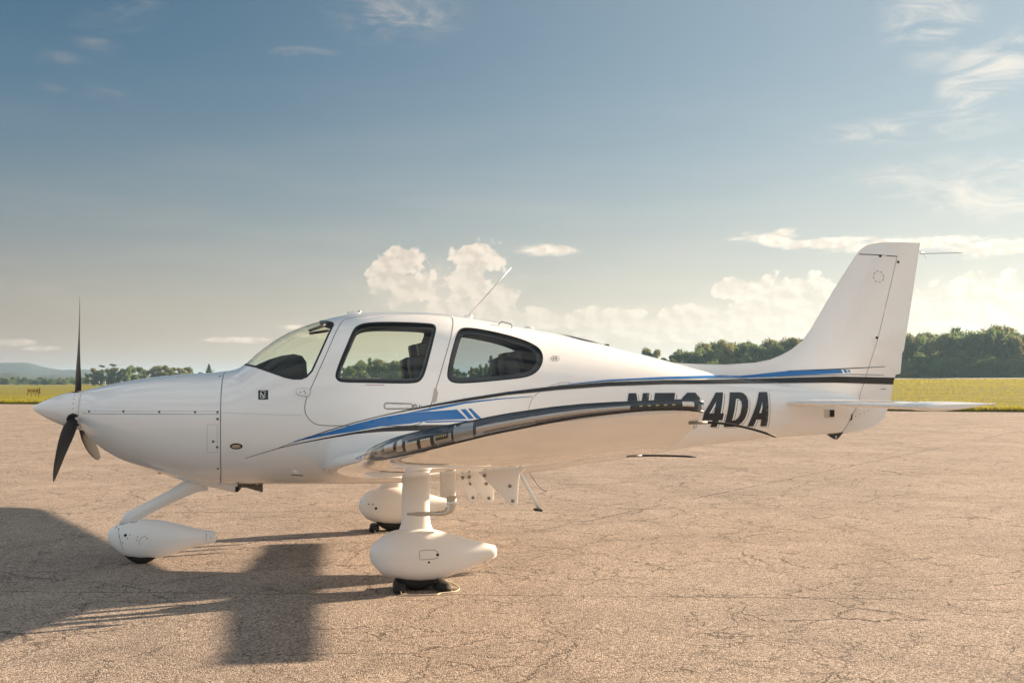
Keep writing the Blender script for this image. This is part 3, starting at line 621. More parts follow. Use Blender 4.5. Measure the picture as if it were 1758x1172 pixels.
for ch, x0 in (('N', 4.880), ('7', 5.125), ('2', 5.380), ('4', 5.632), ('D', 5.862), ('A', 6.098)):
    o_, hs_ = GL[ch]; w0 = .198
    f_ = lambda p, dx=0, dz=0: (x0+p[0]*w0+p[1]*H0*SL+dx, zb0+p[1]*H0+dz)
    last = None
    for j, (m_, dx, dz, of) in enumerate((('grey', .020, -.012, .0020), ('white', .014, -.008, .0036), ('navy', 0, 0, .0052))):
        q = decal('registration_letter' if j == 2 else 'letter_outline', [f_(p, dx, dz) for p in o_], m_, fuselage, of, .03, [[f_(p, dx, dz) for p in h] for h in hs_])
# small markings
decal('emblem', SIDE['emblem'], 'navy', fuselage, .0022, .03)
ex_, ez_ = SIDE['emblem'][0]
for pts in ([(.016,-.058),(.016,-.016),(.022,-.016),(.050,-.050),(.050,-.058),(.044,-.058),(.022,-.030),(.022,-.058)], [(.050,-.016),(.056,-.016),(.056,-.045),(.050,-.045)], [(.020,-.060),(.040,-.066),(.062,-.052),(.062,-.048),(.040,-.060),(.024,-.055)], [(.014,-.012),(.040,-.008),(.064,-.014),(.064,-.010),(.040,-.004),(.014,-.008)]):
    decal('emblem_mark', [(ex_+a, ez_+b) for a, b in pts], 'placard', fuselage, .0032, .03)
ribbon('badge_frame', smoothpoly(SIDE['badge'], 1), .0035, 'seam', fuselage, closed=True)
bx, bz = SIDE['badge'][3]
for pts in ([(.014,.010),(.014,.016),(.025,.024),(.025,.029),(.014,.029),(.014,.033),(.031,.033),(.031,.022),(.021,.015),(.031,.015),(.031,.010)],): decal('badge_digit', [(bx+a, bz+b) for a, b in pts], 'seam', fuselage, .003, .02)
decal('badge_digit', [(bx+.038, bz+.010), (bx+.038, bz+.033), (bx+.056, bz+.033), (bx+.056, bz+.010)], 'seam', fuselage, .003, .02, [[(bx+.044, bz+.016), (bx+.044, bz+.027), (bx+.050, bz+.027), (bx+.050, bz+.016)]])
decal('red_placard', SIDE['red_line'], 'red', doors[0], .002)
ox, oz = 1.6726, .9874
el_ = lambda a, b: [(ox+a*math.cos(t), oz+b*math.sin(t)) for t in np.linspace(0, 2*PI, 26, False)]
lv = decal('cabin_air_light', el_(.050, .024), 'black', fuselage, .003, .03); decal('lens', el_(.037, .014), 'reflector', lv, .0055, .03)
hx0, hx1, hz_ = 2.862, 3.048, 1.3000
pill = lambda r: [(hx0+r*math.cos(t), hz_+r*math.sin(t)) for t in np.linspace(PI/2, 3*PI/2, 9)]+[(hx1+r*.8*math.cos(t), hz_-.003+r*.8*math.sin(t)) for t in np.linspace(-PI/2, PI/2, 9)]
hd = ribbon('door_handle', pill(.026), .005, 'seam', doors[0], closed=True); ribbon('handle_ring', pill(.019), .0025, 'seamlight', hd, closed=True)
decal('handle_plate', pill(.016), 'white2', hd, .006, .03)
lx, lz = SIDE['lock'][0]; dot('door_lock', lx+.012, lz, .014, 'alu', doors[0]); ribbon('lock_ring', [(lx+.012+.017*math.cos(t), lz+.017*math.sin(t)) for t in np.linspace(0, 2*PI, 14, False)], .003, 'seam', doors[0], closed=True)
decal('lock_mark', [(3.122, 1.288), (3.126, 1.288), (3.126, 1.297), (3.146, 1.297), (3.146, 1.300), (3.126, 1.300), (3.126, 1.309), (3.122, 1.309)], 'seam', doors[0], .002)
hc = decal('hinge_cover', smoothpoly(SIDE['hinge_cover'], 1), 'white', fuselage, .008, .03); ribbon('hinge_cover_edge', smoothpoly(SIDE['hinge_cover'], 1), .004, 'seam', hc, closed=True, off=.006)
for q in ((2.175, 1.413), (2.205, 1.422), (2.215, 1.405)): dot('screw', q[0], q[1], .005, 'seam', hc, .009)
ns = decal('step_placard', SIDE['no_step'], 'white', fuselage, .004, .04); decal('step_print', [(2.10, .752), (2.195, .744), (2.195, .735), (2.10, .743)], 'grey', ns, .006, .05)
dc = (2.752, .735); dr_ = dot('drain_port', dc[0], dc[1], .030, 'steel', fuselage, h=.01); dot('drain_hole', dc[0], dc[1], .016, 'dark', dr_, .013)
dot('fuel_cap_ring', 4.828, 1.290, .016, 'seamlight', fuselage)
# latch fairing strip behind the door
decal('door_latch_fairing', [(3.225, 1.345), (3.245, 1.440), (3.262, 1.445), (3.275, 1.40), (3.262, 1.335), (3.235, 1.318)], 'grey', fuselage, .0021).data.materials[0] = mat('smudged_paint', (.45, .43, .40), .5)
# tail details
tb = decal('tail_vent', SIDE['tail_box'], 'alu', fuselage, .004, .04); x0, z0 = SIDE['tail_box'][0]
decal('vent_opening', [(x0+.055, z0-.006), (x0+.104, z0-.006), (x0+.104, z0-.066), (x0+.055, z0-.066)], 'dark', tb, .006, .04)
decal('static_slot', [(6.888, 1.262), (6.975, 1.262), (6.975, 1.254), (6.888, 1.254)], 'seam', fuselage, .003); decal('static_slot', [(7.20, 1.262), (7.245, 1.262), (7.24, 1.253), (7.20, 1.255)], 'seam', fuselage, .003)
decal('rudder_horn', SIDE['rudder_arm'], 'black', rudder, .012)
for i in range(5): dot('screw', 7.24+i*.043, 1.156+i*.020, .004, 'seam', rudder)
decal('rudder_print', [(7.50, 1.413), (7.56, 1.413), (7.56, 1.406), (7.50, 1.406)], 'grey', rudder, .002)
b = MB(); b.loft([[(6.95+.0, y_, .992+.01) , (7.00, y_, .965), (7.035, y_, .945), (7.065, y_, .945), (7.09, y_, .97), (7.125, y_, 1.01)] for y_ in (-.014, .014)]); td = b.build('tail_tie_down', 'black', AC, False)
b = MB(); b.lathe([(0, 0), (0, .010), (.002, .010), (.002, 0)], (7.05, -.0145, .966), (0, -1, 0), 12); b.build('tie_down_hole', 'placard', td)
# dark glossy panel on the roof line behind the cabin, no lamp
rs_ = []
for x, z in densify(SIDE['roofstrip'], .05, False):
    zt = float(station(x)[0]); h = .0; f0 = (x-4.38)/.46; wd = .075*math.sin(PI*min(max(f0, .02), .98))+.004
    y0_ = -.035; rs_.append([Vector((x, y0_-wd+2*wd*k/6, 0)) for k in range(7)])
V = []
for row in rs_:
    for p in row:
        h = BV.ray_cast(Vector((p.x, -abs(p.y), 3)), Vector((0, 0, -1))); V.append((p.x, p.y, h[0].z+.006))
k = len(rs_); mesh('roof_dark_strip', V, [(i*7+j, (i+1)*7+j, (i+1)*7+j+1, i*7+j+1) for i in range(k-1) for j in range(6)], 'navy', fuselage)

# --- interior
R = lambda a: Matrix.Rotation(a, 3, 'Y')
b = MB(); g_ = [(1.72, 1.60, .10), (1.80, 1.645, .22), (1.90, 1.69, .33), (2.00, 1.72, .38), (2.10, 1.735, .41), (2.17, 1.72, .42), (2.205, 1.67, .42), (2.215, 1.50, .42)]
b.loft([[(x, w*math.cos(t), 1.38+(z-1.38)*max(0, math.sin(t))**.5) for t in np.linspace(0, PI, 22)] for x, z, w in g_], cap=True); b.build('glareshield', 'panel', AC)
b = MB(); b.box((2.14, 0, 1.36), (.06, .50, .22)); b.build('instrument_panel', 'panel', AC, False)
def seat(x, y, zh):
    b = MB(); b.box((x-.12, y, 1.12), (.25, .22, .07), bev=1); s_ = b.build('seat', 'leather', AC)
    b = MB(); b.box((x+.25, y, 1.39), (.075, .20, .33), R(-.20), bev=1); b.build('seat_back', 'leather', s_)
    for dy in (-.1, 0, .1):
        b = MB(); b.tube([(x+.115, y+dy, 1.16), (x+.20, y+dy, 1.50), (x+.225, y+dy, 1.62)], .008, 6); b.build('piping', 'liner', s_)
    b = MB(); b.box((x+.265, y, zh), (.055, .12, .095), R(-.2), bev=1); b.build('headrest', 'leather', s_)
seat(2.93, -.27, 1.735); seat(2.90, .27, 1.735); seat(3.72, -.25, 1.66); seat(3.72, .25, 1.66)
b = MB(); b.box((2.30, -.28, 1.945), (.075, .12, .008), Matrix.Rotation(-.35, 3, 'Y'), bev=1); b.build('sun_visor', 'liner', AC)
b = MB(); b.box((2.31, .28, 1.935), (.09, .12, .008), Matrix.Rotation(-.15, 3, 'Y'), bev=1); b.build('sun_visor', 'liner', AC)
b = MB(); b.box((2.76, -.545, 1.505), (.055, .004, .022)); b.build('window_placard', 'placard', doors[0], False)

# --- roof and fin aerials
def tube(name, path, r, m_, parent, n=10): b = MB(); b.tube(path, r, n); return b.build(name, m_, parent)
b = MB(); b.loft([[(2.608+a*.06*q, w*.5*math.sin(t)*1.0, 2.073+h_) for t, a in [(k*2*PI/12, math.cos(k*2*PI/12)) for k in range(12)]] for q, w, h_ in ((1.0, .05, 0), (.95, .045, .018), (.85, .03, .027))]); b.build('gps_antenna', 'white', AC)
b = MB(); b.lathe([(0, .018), (.012, .016), (.02, .004)], (2.655, 0, 2.093), (0, 0, 1), 12); b.build('antenna_light', 'reflector', AC)
ant = MB(); ant.loft([[(3.60+.05*a*math.cos(t)+d_, .012*a*math.sin(t), z) for t in np.linspace(0, 2*PI, 12, False)] for a, d_, z in ((1, 0, 2.035), (.8, .0, 2.065), (.25, .028, 2.085))]); ant = ant.build('whip_antenna_base', 'white', AC)
tube('whip_antenna', [(3.615, 0, 2.078), (3.80, 0, 2.288), (3.987, 0, 2.499)], [.006, .0045, .0025], 'alu', ant)
hp = [(3.84, -.20, 1.975), (3.85, -.20, 1.995), (3.87, -.20, 2.012), (3.95, -.20, 1.992), (3.962, -.20, 1.975), (3.958, -.20, 1.955)]
tube('oat_probe_loop', hp, .004, 'seam', AC)
tube('fuselage_fence', [(4.10, -.06, 1.966), (4.14, -.06, 1.972), (4.18, -.06, 1.962)], .008, 'white', AC)
b = MB(); b.loft([[(4.86+.03*a*math.cos(t), .008*a*math.sin(t), z) for t in np.linspace(0, 2*PI, 10, False)] for a, z in ((1, 1.80), (.7, 1.825))]); b.build('antenna_stub', 'black', AC)
for s_ in (-1, 1):
    tube('whisker_antenna', [(7.93, .01*s_, 2.722-.004), (8.04, .10*s_, 2.715), (8.13, .22*s_, 2.690), (8.23, .38*s_, 2.694)] if s_ > 0 else [(7.93, -.01, 2.69), (8.06, -.10, 2.686), (8.25, -.2, 2.682)], .0035, 'alu', fin)
b = MB(); b.lathe([(0, .0), (0, .010), (.01, .008), (.014, 0)], (6.735, -.0, 1.866), (-1, 0, .8), 10); b.build('fin_stub', 'steel', fin)

# --- wings
exec_edge = np.array(TIP_EDGE)
def foil(n=22):
    """upper and lower curve samples: (u, half thickness per unit t, camber)"""
    u = .5*(1-np.cos(np.linspace(0, PI, n))); t = 5*(.2969*np.sqrt(u)-.126*u-.3516*u**2+.2843*u**3-.1030*u**4); return u, t
def section(y, xl, zl, xt, zt, tc, nose=0., camber=.018, n=22):
    u, t = foil(n); c = xt-xl; half = np.maximum(t*tc*c, nose*.5*(1-.75*u)); half = np.maximum(half, .0022)
    x = xl+u*c; mid = zl+(zt-zl)*u+camber*c*4*u*(1-u)
    return [(x[i], y, mid[i]+half[i]) for i in range(n-1, -1, -1)]+[(x[i], y, mid[i]-half[i]) for i in range(0 if nose else 1, n)]
E_ = exec_edge
def edge_at(y):   # y negative; along the tip lens: x, upper z, lower z
    yy = -E_[:, 1]; i = int(np.searchsorted(np.maximum.accumulate(yy), -y)); i = min(max(i, 1), len(E_)-1); a = (-y-yy[i-1])/(yy[i]-yy[i-1]+1e-9)
    return E_[i-1, 0]+a*(E_[i, 0]-E_[i-1, 0]), E_[i-1, 2]+a*(E_[i, 2]-E_[i-1, 2]), E_[i-1, 3]+a*(E_[i, 3]-E_[i-1, 3])
sec = [(-.30, 2.30, .800, 3.98, .755, .165), (-.62, 2.37, .812, 3.955, .785, .155), (-1.5, 2.42, .885, 3.89, .868, .150), (-3.0, 2.472, 1.015, 3.80, 1.008, .145),
       (-4.4, 2.533, 1.140, 3.715, 1.140, .138), (-4.95, 2.551, 1.196, 3.685, 1.192, .130)]
def nsec(p): return section(*p, nose=.004)
W1 = [nsec(p) for p in sec]
for y, zt, tc in ((-5.05, 1.200, .120), (-5.18, 1.213, .115), (-5.3, 1.230, .106), (-5.42, 1.252, .094), (-5.52, 1.277, .082), (-5.61, 1.305, .070), (-5.69, 1.337, .060), (-5.745, 1.364, .054), (-5.785, 1.384, .050), (-5.808, 1.395, .048), (-5.825, 1.402, .046)):
    xe, zu, zlw = edge_at(y); nz = max(zu-zlw-.004, .004)
    W1.append(section(y, xe+.006, (zu+zlw)/2, 3.655, zt, tc, nose=nz, camber=.010))
wings = []
for sg in (1, -1):
    b = MB(); secs = [[(x, y*sg, z) for x, y, z in s_] for s_ in W1]
    b.loft(secs if sg == 1 else [q[::-1] for q in secs]); w_ = b.build('wing', 'white', AC); wings.append(w_); autosmooth(w_, 40)
    # the long clear light cover round the wing tip
    T_ = E_[:, [0, 1, 2]].copy(); B_ = E_[:, [0, 1, 3]].copy(); tg = np.gradient(E_[:, :2], axis=0); nrm = np.stack([tg[:, 1], -tg[:, 0]], 1); nrm /= np.linalg.norm(nrm, axis=1)[:, None]
    # the strip seen from outside: nrm must point forward and outboard
    if nrm[0, 0] > 0: nrm = -nrm
    hgt = T_[:, 2]-B_[:, 2]
    def rib(off_in, bul, lo=0., hi=1., i0=0, i1=None, n=7):
        out = []
        i1 = len(E_)-1 if i1 is None else i1; L_ = lambda A, i: A[min(int(i), len(A)-2)]*(1-(i-min(int(i), len(A)-2)))+A[min(int(i), len(A)-2)+1]*(i-min(int(i), len(A)-2))
        for i in np.linspace(i0, i1, max(3, int((i1-i0)*2)+1)):
            row = []; e_, nn_, hh, bz = L_(E_, i), L_(nrm, i), L_(hgt, i), L_(B_[:, 2], i)
            for k_ in range(n):
                f = lo+(hi-lo)*k_/(n-1); z = bz+hh*f; q = off_in+bul*hh*math.sin(PI*f)
                row.append((e_[0]+nn_[0]*q, (e_[1]+nn_[1]*q)*sg, z))
            out.append(row)
        return out
    def strip(name, rows, m_, parent):
        n = len(rows[0]); V = [p for r in rows for p in r]; F = [(i*n+j, (i+1)*n+j, (i+1)*n+j+1, i*n+j+1) for i in range(len(rows)-1) for j in range(n-1)]
        return mesh(name, V, F if sg == 1 else [f[::-1] for f in F], m_, parent)
    bk = strip('light_housing', rib(-.004, .02), 'housing', w_)
    lens = strip('wingtip_lens', rib(.008, .40), 'lens', w_)
    tube('lens_trim', [r[-1] for r in rib(.006, 0)], .0032, 'black', w_, 8); tube('lens_trim', [r[0] for r in rib(.006, 0)], .0042, 'black', w_, 8)
    # the dark smoked upper band from the lamps back to the rear light
    strip('upper_band', rib(.010, .30, .66, .99, 13), 'band', w_)
    strip('lens_streak', rib(.016, .26, .30, .62, 18.2, 28), 'alu', w_)  # pale strips, here and below, imitate a long reflection in the lens
    strip('lower_streak', rib(.012, .26, .16, .26, 18.6, 28), 'housing', w_)
    strip('light_joint', rib(.010, .34, .05, .96, 16.8, 18.0), 'joint', w_)
    rl = strip('rear_light', rib(.010, .36, .12, .96, 28.2, 32.6), 'band', w_)
    for i in np.arange(28.6, 31.0, .55): strip('led_chip', rib(.014, .37, .46, .60, i, i+.22, 3), 'led', rl)
    strip('rear_reflector', rib(.014, .36, .35, .85, 31.5, 32.3), 'reflector', rl)
    # reflector cups and the LED panel under the front of the lens
    for i0, i1, lo, hi in ((4.2, 6.0, .22, .60), (6.2, 8.3, .24, .62), (8.5, 10.0, .28, .66), (10.2, 11.9, .34, .80), (12.1, 12.9, .22, .84), (13.1, 14.2, .14, .86), (14.4, 15.2, .14, .86)):
        rows = rib(.000, .22, lo, hi, i0, i1); strip('reflector_cup', rows, 'reflector', lens)
        strip('cup_edge', rib(.003, .24, lo-.04, hi+.04, i1, i1+.14), 'dark', lens)
    strip('led_frame', rib(.002, .25, .18, .84, 15.45, 16.6), 'alu', lens); strip('led_panel', rib(.005, .25, .34, .70, 15.6, 16.4), 'dark', lens)
    for i in np.arange(15.66, 16.35, .12): strip('led_chip', rib(.009, .25, .46, .60, i, i+.08, 3), 'led', lens)
    # aileron and flap lines below the wing, static wicks, pitot, hinges
    def under(x, y, z0=.0):
        return x, y*sg, z0
    wb = BVHTree.FromPolygons([tuple(v.co) for v in w_.data.vertices], [tuple(p.vertices) for p in w_.data.polygons])
    def hitw(x, y, d_=1): 
        h = wb.ray_cast(Vector((x, y*sg, 0 if d_ > 0 else 3)), Vector((0, 0, d_))); return h[0] if h[0] else Vector((x, y*sg, .9))
    for path in ([(3.45, -3.05), (3.40, -4.0), (3.37, -5.2)], [(3.45, -.75), (3.44, -2.0), (3.40, -3.0)], [(3.40, -3.02), (3.6, -3.02), (3.79, -3.02)], [(3.37, -5.2), (3.52, -5.22), (3.63, -5.24)]):
        pts = [tuple(q) for q in densify(path, .1, False)]; V = []
        for i, q in enumerate(pts):
            a = np.array(pts[max(i-1, 0)]); c_ = np.array(pts[min(i+1, len(pts)-1)]); t_ = (c_-a)/np.linalg.norm(c_-a); nn = np.array([-t_[1], t_[0]])*.0035
            for s2 in (-1, 1): h = hitw(q[0]+nn[0]*s2, q[1]+nn[1]*s2); V.append((h.x, h.y, h.z-.0015))
        mesh('control_surface_gap', V, [(2*i, 2*i+2, 2*i+3, 2*i+1) for i in range(len(pts)-1)], 'seam', w_)
    for (x, y, z, L_, dz) in ((3.655, -5.75, 1.356, .26, .052), (3.675, -4.90, 1.183, .25, .010)):
        k_ = MB(); k_.tube([(x-.03, y*sg, z), (x+.035, y*sg, z)], .006, 8); wk = k_.build('static_wick_mount', 'boltgrey', w_)
        tube('static_wick', [(x+.03+L_*f, (y+.01*f)*sg, z-dz*f**1.8*(1 if dz > .02 else 1)-.0) for f in np.linspace(0, 1, 8)], .0048, 'rubber', wk, 6)
    for k_, (y, xe, ze, xa, xb, th_) in enumerate(((-.95, 3.515, .585, 3.38, 3.60, .030), (-1.2, 3.604, .606, 3.40, 3.68, .030), (-1.45, 3.745, .610, 3.48, 3.85, .034))):
        za = hitw(xa, y).z+.02; zb_ = hitw(xb, y).z+.02; r_ = .038
        pr = [(xa, za), (xa+.02, za-.03)]+[(xe+r_*math.cos(t), ze+r_*math.sin(t)) for t in np.linspace(PI*1.12, PI*2.0, 9)]+[(xe+r_+.006, ze+.10), (xe+r_+.016, zb_-.07), (xb-.015, zb_-.04), (xb, zb_)]
        b = MB(); y0 = y*sg; b.loft([[(p[0], y0-th_/2*.6, p[1]) for p in pr], [(p[0], y0-th_/2, p[1]) for p in pr], [(p[0], y0+th_/2, p[1]) for p in pr], [(p[0], y0+th_/2*.6, p[1]) for p in pr]])
        hb = b.build('flap_hinge', 'white2', w_, False); autosmooth(hb, 30)
        for px_, pz_ in ((xe, ze), (xe-.02, ze+.11), (xa+.055, za-.045)):
            b = MB(); b.lathe([(0, 0), (0, .013), (.004, .011), (.004, 0)], (px_, y0-sg*th_/2, pz_), (0, -sg, 0), 10); b.build('hinge_bolt', 'boltgrey', hb)
# pitot mast under the left wing
y0 = -1.75; px0 = 3.232; dz_ = -.018
b = MB(); b.loft([[(px0+.058*w*math.cos(t), y0+.018*math.sin(t), z) for t in np.linspace(0, 2*PI, 20, False)] for z, w in ((.98, 1.0), (.90, .98), (.80, .95), (.684, .95))]); pm = b.build('pitot_mast', 'white2', wings[0])
b = MB(); b.tube([(px0+.025, y0, .708+dz_), (px0+.025, y0, .650+dz_), (px0+.012, y0, .608+dz_), (px0-.028, y0, .586+dz_), (px0-.08, y0, .583+dz_)], [(.020, .037), (.020, .037), (.019, .032), (.017, .020), (.016, .015)], 16); b.build('pitot_elbow', 'chrome', pm)
b = MB(); b.tube([(px0-.035, y0, .584+dz_), (px0-.21, y0, .584+dz_), (px0-.245, y0, .585+dz_), (px0-.290, y0, .586+dz_)], [.0170, .0155, .012, .007], 14); b.build('pitot_tube', 'alu', pm)

# --- tailplane
def stab(sg):
    S_ = []
    for y, xl, xt, z, tc in ((0.0, 6.36, 7.22, 1.300, .07), (-.10, 6.44, 7.24, 1.302, .075), (-.18, 6.50, 7.25, 1.303, .078), (-.9, 6.60, 7.26, 1.304, .085), (-1.7, 6.665, 7.27, 1.304, .085), (-1.93, 6.68, 7.27, 1.305, .088), (-2.03, 6.69, 7.27, 1.306, .085), (-2.07, 6.72, 7.26, 1.308, .06), (-2.085, 6.80, 7.22, 1.31, .03)):
        s_ = section(y*sg, xl, z-.012, xt, z+.010, tc*1.05, 0., -.004, 16); S_.append(s_ if sg > 0 else s_[::-1])
    b = MB(); b.loft(S_); o = b.build('tailplane', 'white', AC); autosmooth(o, 45)
    # elevator balance horn at the tip, deeper than the stabiliser in front
    S2 = []
    for y, k_ in ((-1.80, 1.0), (-1.86, 1.10), (-2.02, 1.12), (-2.07, .95), (-2.10, .5)):
        s_ = section(y*sg, 6.685+(.03 if k_ < .6 else 0), 1.297, 7.278, 1.318, .105*k_, 0., -.010, 16); S2.append(s_ if sg > 0 else s_[::-1])
    b = MB(); b.loft(S2); e_ = b.build('elevator_horn', 'white', o); autosmooth(e_, 45)
    tube('static_wick', [(7.26, -1.95*sg, 1.318), (7.32, -1.95*sg, 1.312), (7.37, -1.95*sg, 1.300)], .0025, 'rubber', o, 6)
    return o
stab(1); stab(-1)

# --- propeller
HUB = Vector((.357, 0, 1.265))
b = MB(); pf = [(0, .0), (.006, .010), (.03, .030), (.07, .053), (.12, .079), (.18, .107), (.25, .134), (.31, .150), (.365, .159), (.40, .161)]
b.loft([[(d, r*math.cos(t), 1.265+.024*(1-d/.4)+r*math.sin(t)) for t in np.linspace(0, 2*PI, 40, False)] for d, r in [(q, max(w, .0008)) for q, w in pf]])
PR = bpy.data.objects.new('propeller', None); col.objects.link(PR); PR.parent = AC; PR.empty_display_size = .2
spin = b.build('spinner', 'white', PR)
for i in range(24):
    t = i*2*PI/24+.13; b = MB(); b.lathe([(0, 0), (0, .004), (.002, .004), (.002, 0)], (.350, .1575*math.cos(t), 1.268+.1575*math.sin(t)), (0, math.cos(t), math.sin(t)), 8); b.build('screw', 'seam', spin)
def blade(phi):
    # radial axis e, tangential axis g (direction of turning), axis -x forward
    e = Vector((0, -math.sin(phi), math.cos(phi))); g = Vector((0, math.cos(phi), math.sin(phi))); S_ = []
    for r, c, pit, tk, sw in ((.10, .055, 1.2, .9, 0), (.16, .060, 1.1, .7, 0), (.20, .080, .80, .34, .0), (.26, .110, .60, .2, .004), (.36, .136, .44, .13, .010), (.48, .142, .34, .10, .012), (.60, .136, .27, .085, .008), (.72, .120, .22, .075, -.004), (.82, .096, .19, .07, -.018), (.89, .068, .17, .065, -.032), (.93, .040, .16, .06, -.044), (.952, .010, .16, .06, -.056)):
        ch = (g*math.cos(pit)+Vector((-1, 0, 0))*math.sin(pit)); nn = e.cross(ch).normalized(); o = HUB+e*r+ch*sw
        row = []
        for k_ in range(18):
            t = 2*PI*k_/18; a = math.cos(t); th_ = tk*c*.5*math.sin(t)*(1+.35*a); row.append(o+ch*a*c*.5+nn*th_)
        S_.append(row)
    b = MB(); b.loft(S_); return b.build('blade', 'prop', PR)
for k_ in range(3):
    ph = -.019+k_*2*PI/3; blade(ph)
    e = Vector((0, -math.sin(ph), math.cos(ph))); b = MB(); b.lathe([(.10, .062), (.152, .060), (.156, .050)], HUB, e, 20); b.build('blade_cuff', 'prop', PR)
b = MB(); b.lathe([(0, .155), (.03, .155)], (.40, 0, 1.265), (1, 0, 0), 32); b.build('spinner_backplate', 'dark', PR)

# --- cowling outlets and nose gear
b = MB(); prof = ((1.00, .760, .05), (1.10, .712, .10), (1.22, .668, .14), (1.38, .625, .15), (1.52, .590, .15), (1.632, .562, .15))
b.loft([[(x+(.02 if k_ < 4 else 0)*(1 if x > 1.6 else 0), w*math.cos(t)*(1), .74+(z-.74)*abs(math.sin(t))**.55) for k_, t in enumerate(np.linspace(PI, 2*PI, 24))] for x, z, w in prof], cap=True); autosmooth(b.build('cooling_air_outlet', 'white', AC), 40)
b = MB(); b.box((1.645, 0, .625), (.012, .135, .040)); b.build('outlet_opening', 'dark', AC, False)
b = MB(); b.loft([[(x, y_, z+h_*.5) , (x, y_+.07, z+h_*.5), (x, y_+.07, z-h_*.5), (x, y_, z-h_*.5)] for x, z, h_, y_ in ((1.64, .635, .03, -.12), (1.72, .632, .03, -.12), (1.80, .612, .04, -.12), (1.852, .608, .062, -.12))]); b.build('exhaust_pipe', 'steel', AC, False)
def pant(name, st, y0, parent, m_='white2', n=28, p=2.3):
    b = MB(); S_ = []
    for x, zt, zb, w in st:
        zc, hh = (zt+zb)/2, (zt-zb)/2; S_.append([(x, y0+w*math.copysign(abs(math.cos(t))**(2/p), math.cos(t)), zc+hh*math.copysign(abs(math.sin(t))**(2/p), math.sin(t))) for t in np.linspace(0, 2*PI, n, False)])
    b.loft(S_); o = b.build(name, m_, parent); autosmooth(o, 50); return o
def wheel(x, y0, r, w, parent):
    b = MB(); b.lathe([(-w*.5, r*.45), (-w*.5, r*.75), (-w*.46, r*.9), (-w*.34, r*.975), (-w*.12, r), (w*.12, r), (w*.34, r*.975), (w*.46, r*.9), (w*.5, r*.75), (w*.5, r*.45)], (x, y0, r), (0, 1, 0), 36)
    t_ = b.build('tyre', 'rubber', parent); b = MB(); b.lathe([(-w*.42, .0), (-w*.42, r*.46), (w*.42, r*.46), (w*.42, 0)], (x, y0, r), (0, 1, 0), 24); b.build('rim', 'alu', parent); return t_
NG = bpy.data.objects.new('nose_gear', None); col.objects.link(NG); NG.parent = AC
npn = pant('wheel_fairing', ((.600, .245, .205, .006), (.606, .272, .182, .030), (.630, .298, .152, .050), (.690, .334, .096, .082), (.770, .354, .050, .100), (.870, .362, .038, .112), (1.02, .350, .040, .112), (1.13, .322, .068, .100), (1.24, .292, .106, .082), (1.34, .266, .131, .062), (1.40, .256, .140, .050), (1.450, .250, .146, .042), (1.465, .235, .160, .036)), 0, NG)
wheel(.875, 0, .170, .115, NG)
def decal_plane(name, x, z, r, y, m_, parent):
    b = MB(); b.lathe([(0, 0), (0, r), (.002, r*.9), (.002, 0)], (x, y, z), (0, -1, 0), 12); return b.build(name, m_, parent)
nb = BVHTree.FromPolygons([tuple(v.co) for v in npn.data.vertices], [tuple(p.vertices) for p in npn.data.polygons])
def nside(bv, x, z, d0=-3): 
    h = bv.ray_cast(Vector((x, d0, z)), Vector((0, 1, 0))); return h[0].y if h[0] else 0
for x, z, r in ((.757, .246, .0125), (.790, .250, .004), (.775, .222, .004), (.856, .230, .004), (.848, .205, .004), (.930, .218, .005), (.700, .295, .004), (.706, .240, .004), (.735, .185, .004), (1.393, .228, .004)):
    decal_plane('screw', x, z, r, nside(nb, x, z)-.001, 'dark', npn)
def nline(name, pts, bv, parent, w=.0025, m_='seam'):
    pts = densify(pts, .03, False); V = []
    for i, q in enumerate(pts):
        a = np.array(pts[max(i-1, 0)]); c_ = np.array(pts[min(i+1, len(pts)-1)]); t_ = (c_-a)/np.linalg.norm(c_-a); nn = np.array([-t_[1], t_[0]])*w/2
        for s2 in (-1, 1): x, z = q[0]+nn[0]*s2, q[1]+nn[1]*s2; V.append((x, nside(bv, x, z)-.0012, z))
    mesh(name, V, [(2*i, 2*i+2, 2*i+3, 2*i+1) for i in range(len(pts)-1)], m_, parent)
nline('panel_seam', [(.690, .328), (.700, .27), (.715, .20), (.738, .12)], nb, npn); nline('panel_seam', [(.868, .165), (.868, .205), (.885, .225), (.905, .235), (.925, .238)], nb, npn)
nline('panel_seam', [(1.393, .252), (1.392, .15)], nb, npn); nline('panel_seam', [(1.428, .248), (1.430, .16)], nb, npn, m_='grey')
nline('panel_seam', [(.665, .300), (.70, .325), (.76, .340), (.84, .350)], nb, npn, .004)
tube('nose_leg', [(.735, 0, .30), (.775, 0, .375), (.90, 0, .445), (1.10, 0, .545), (1.27, 0, .635), (1.36, 0, .68)], [(.045, .058), (.045, .058), (.042, .050), (.045, .052), (.055, .070), (.06, .10)], 'white2', NG, 18)

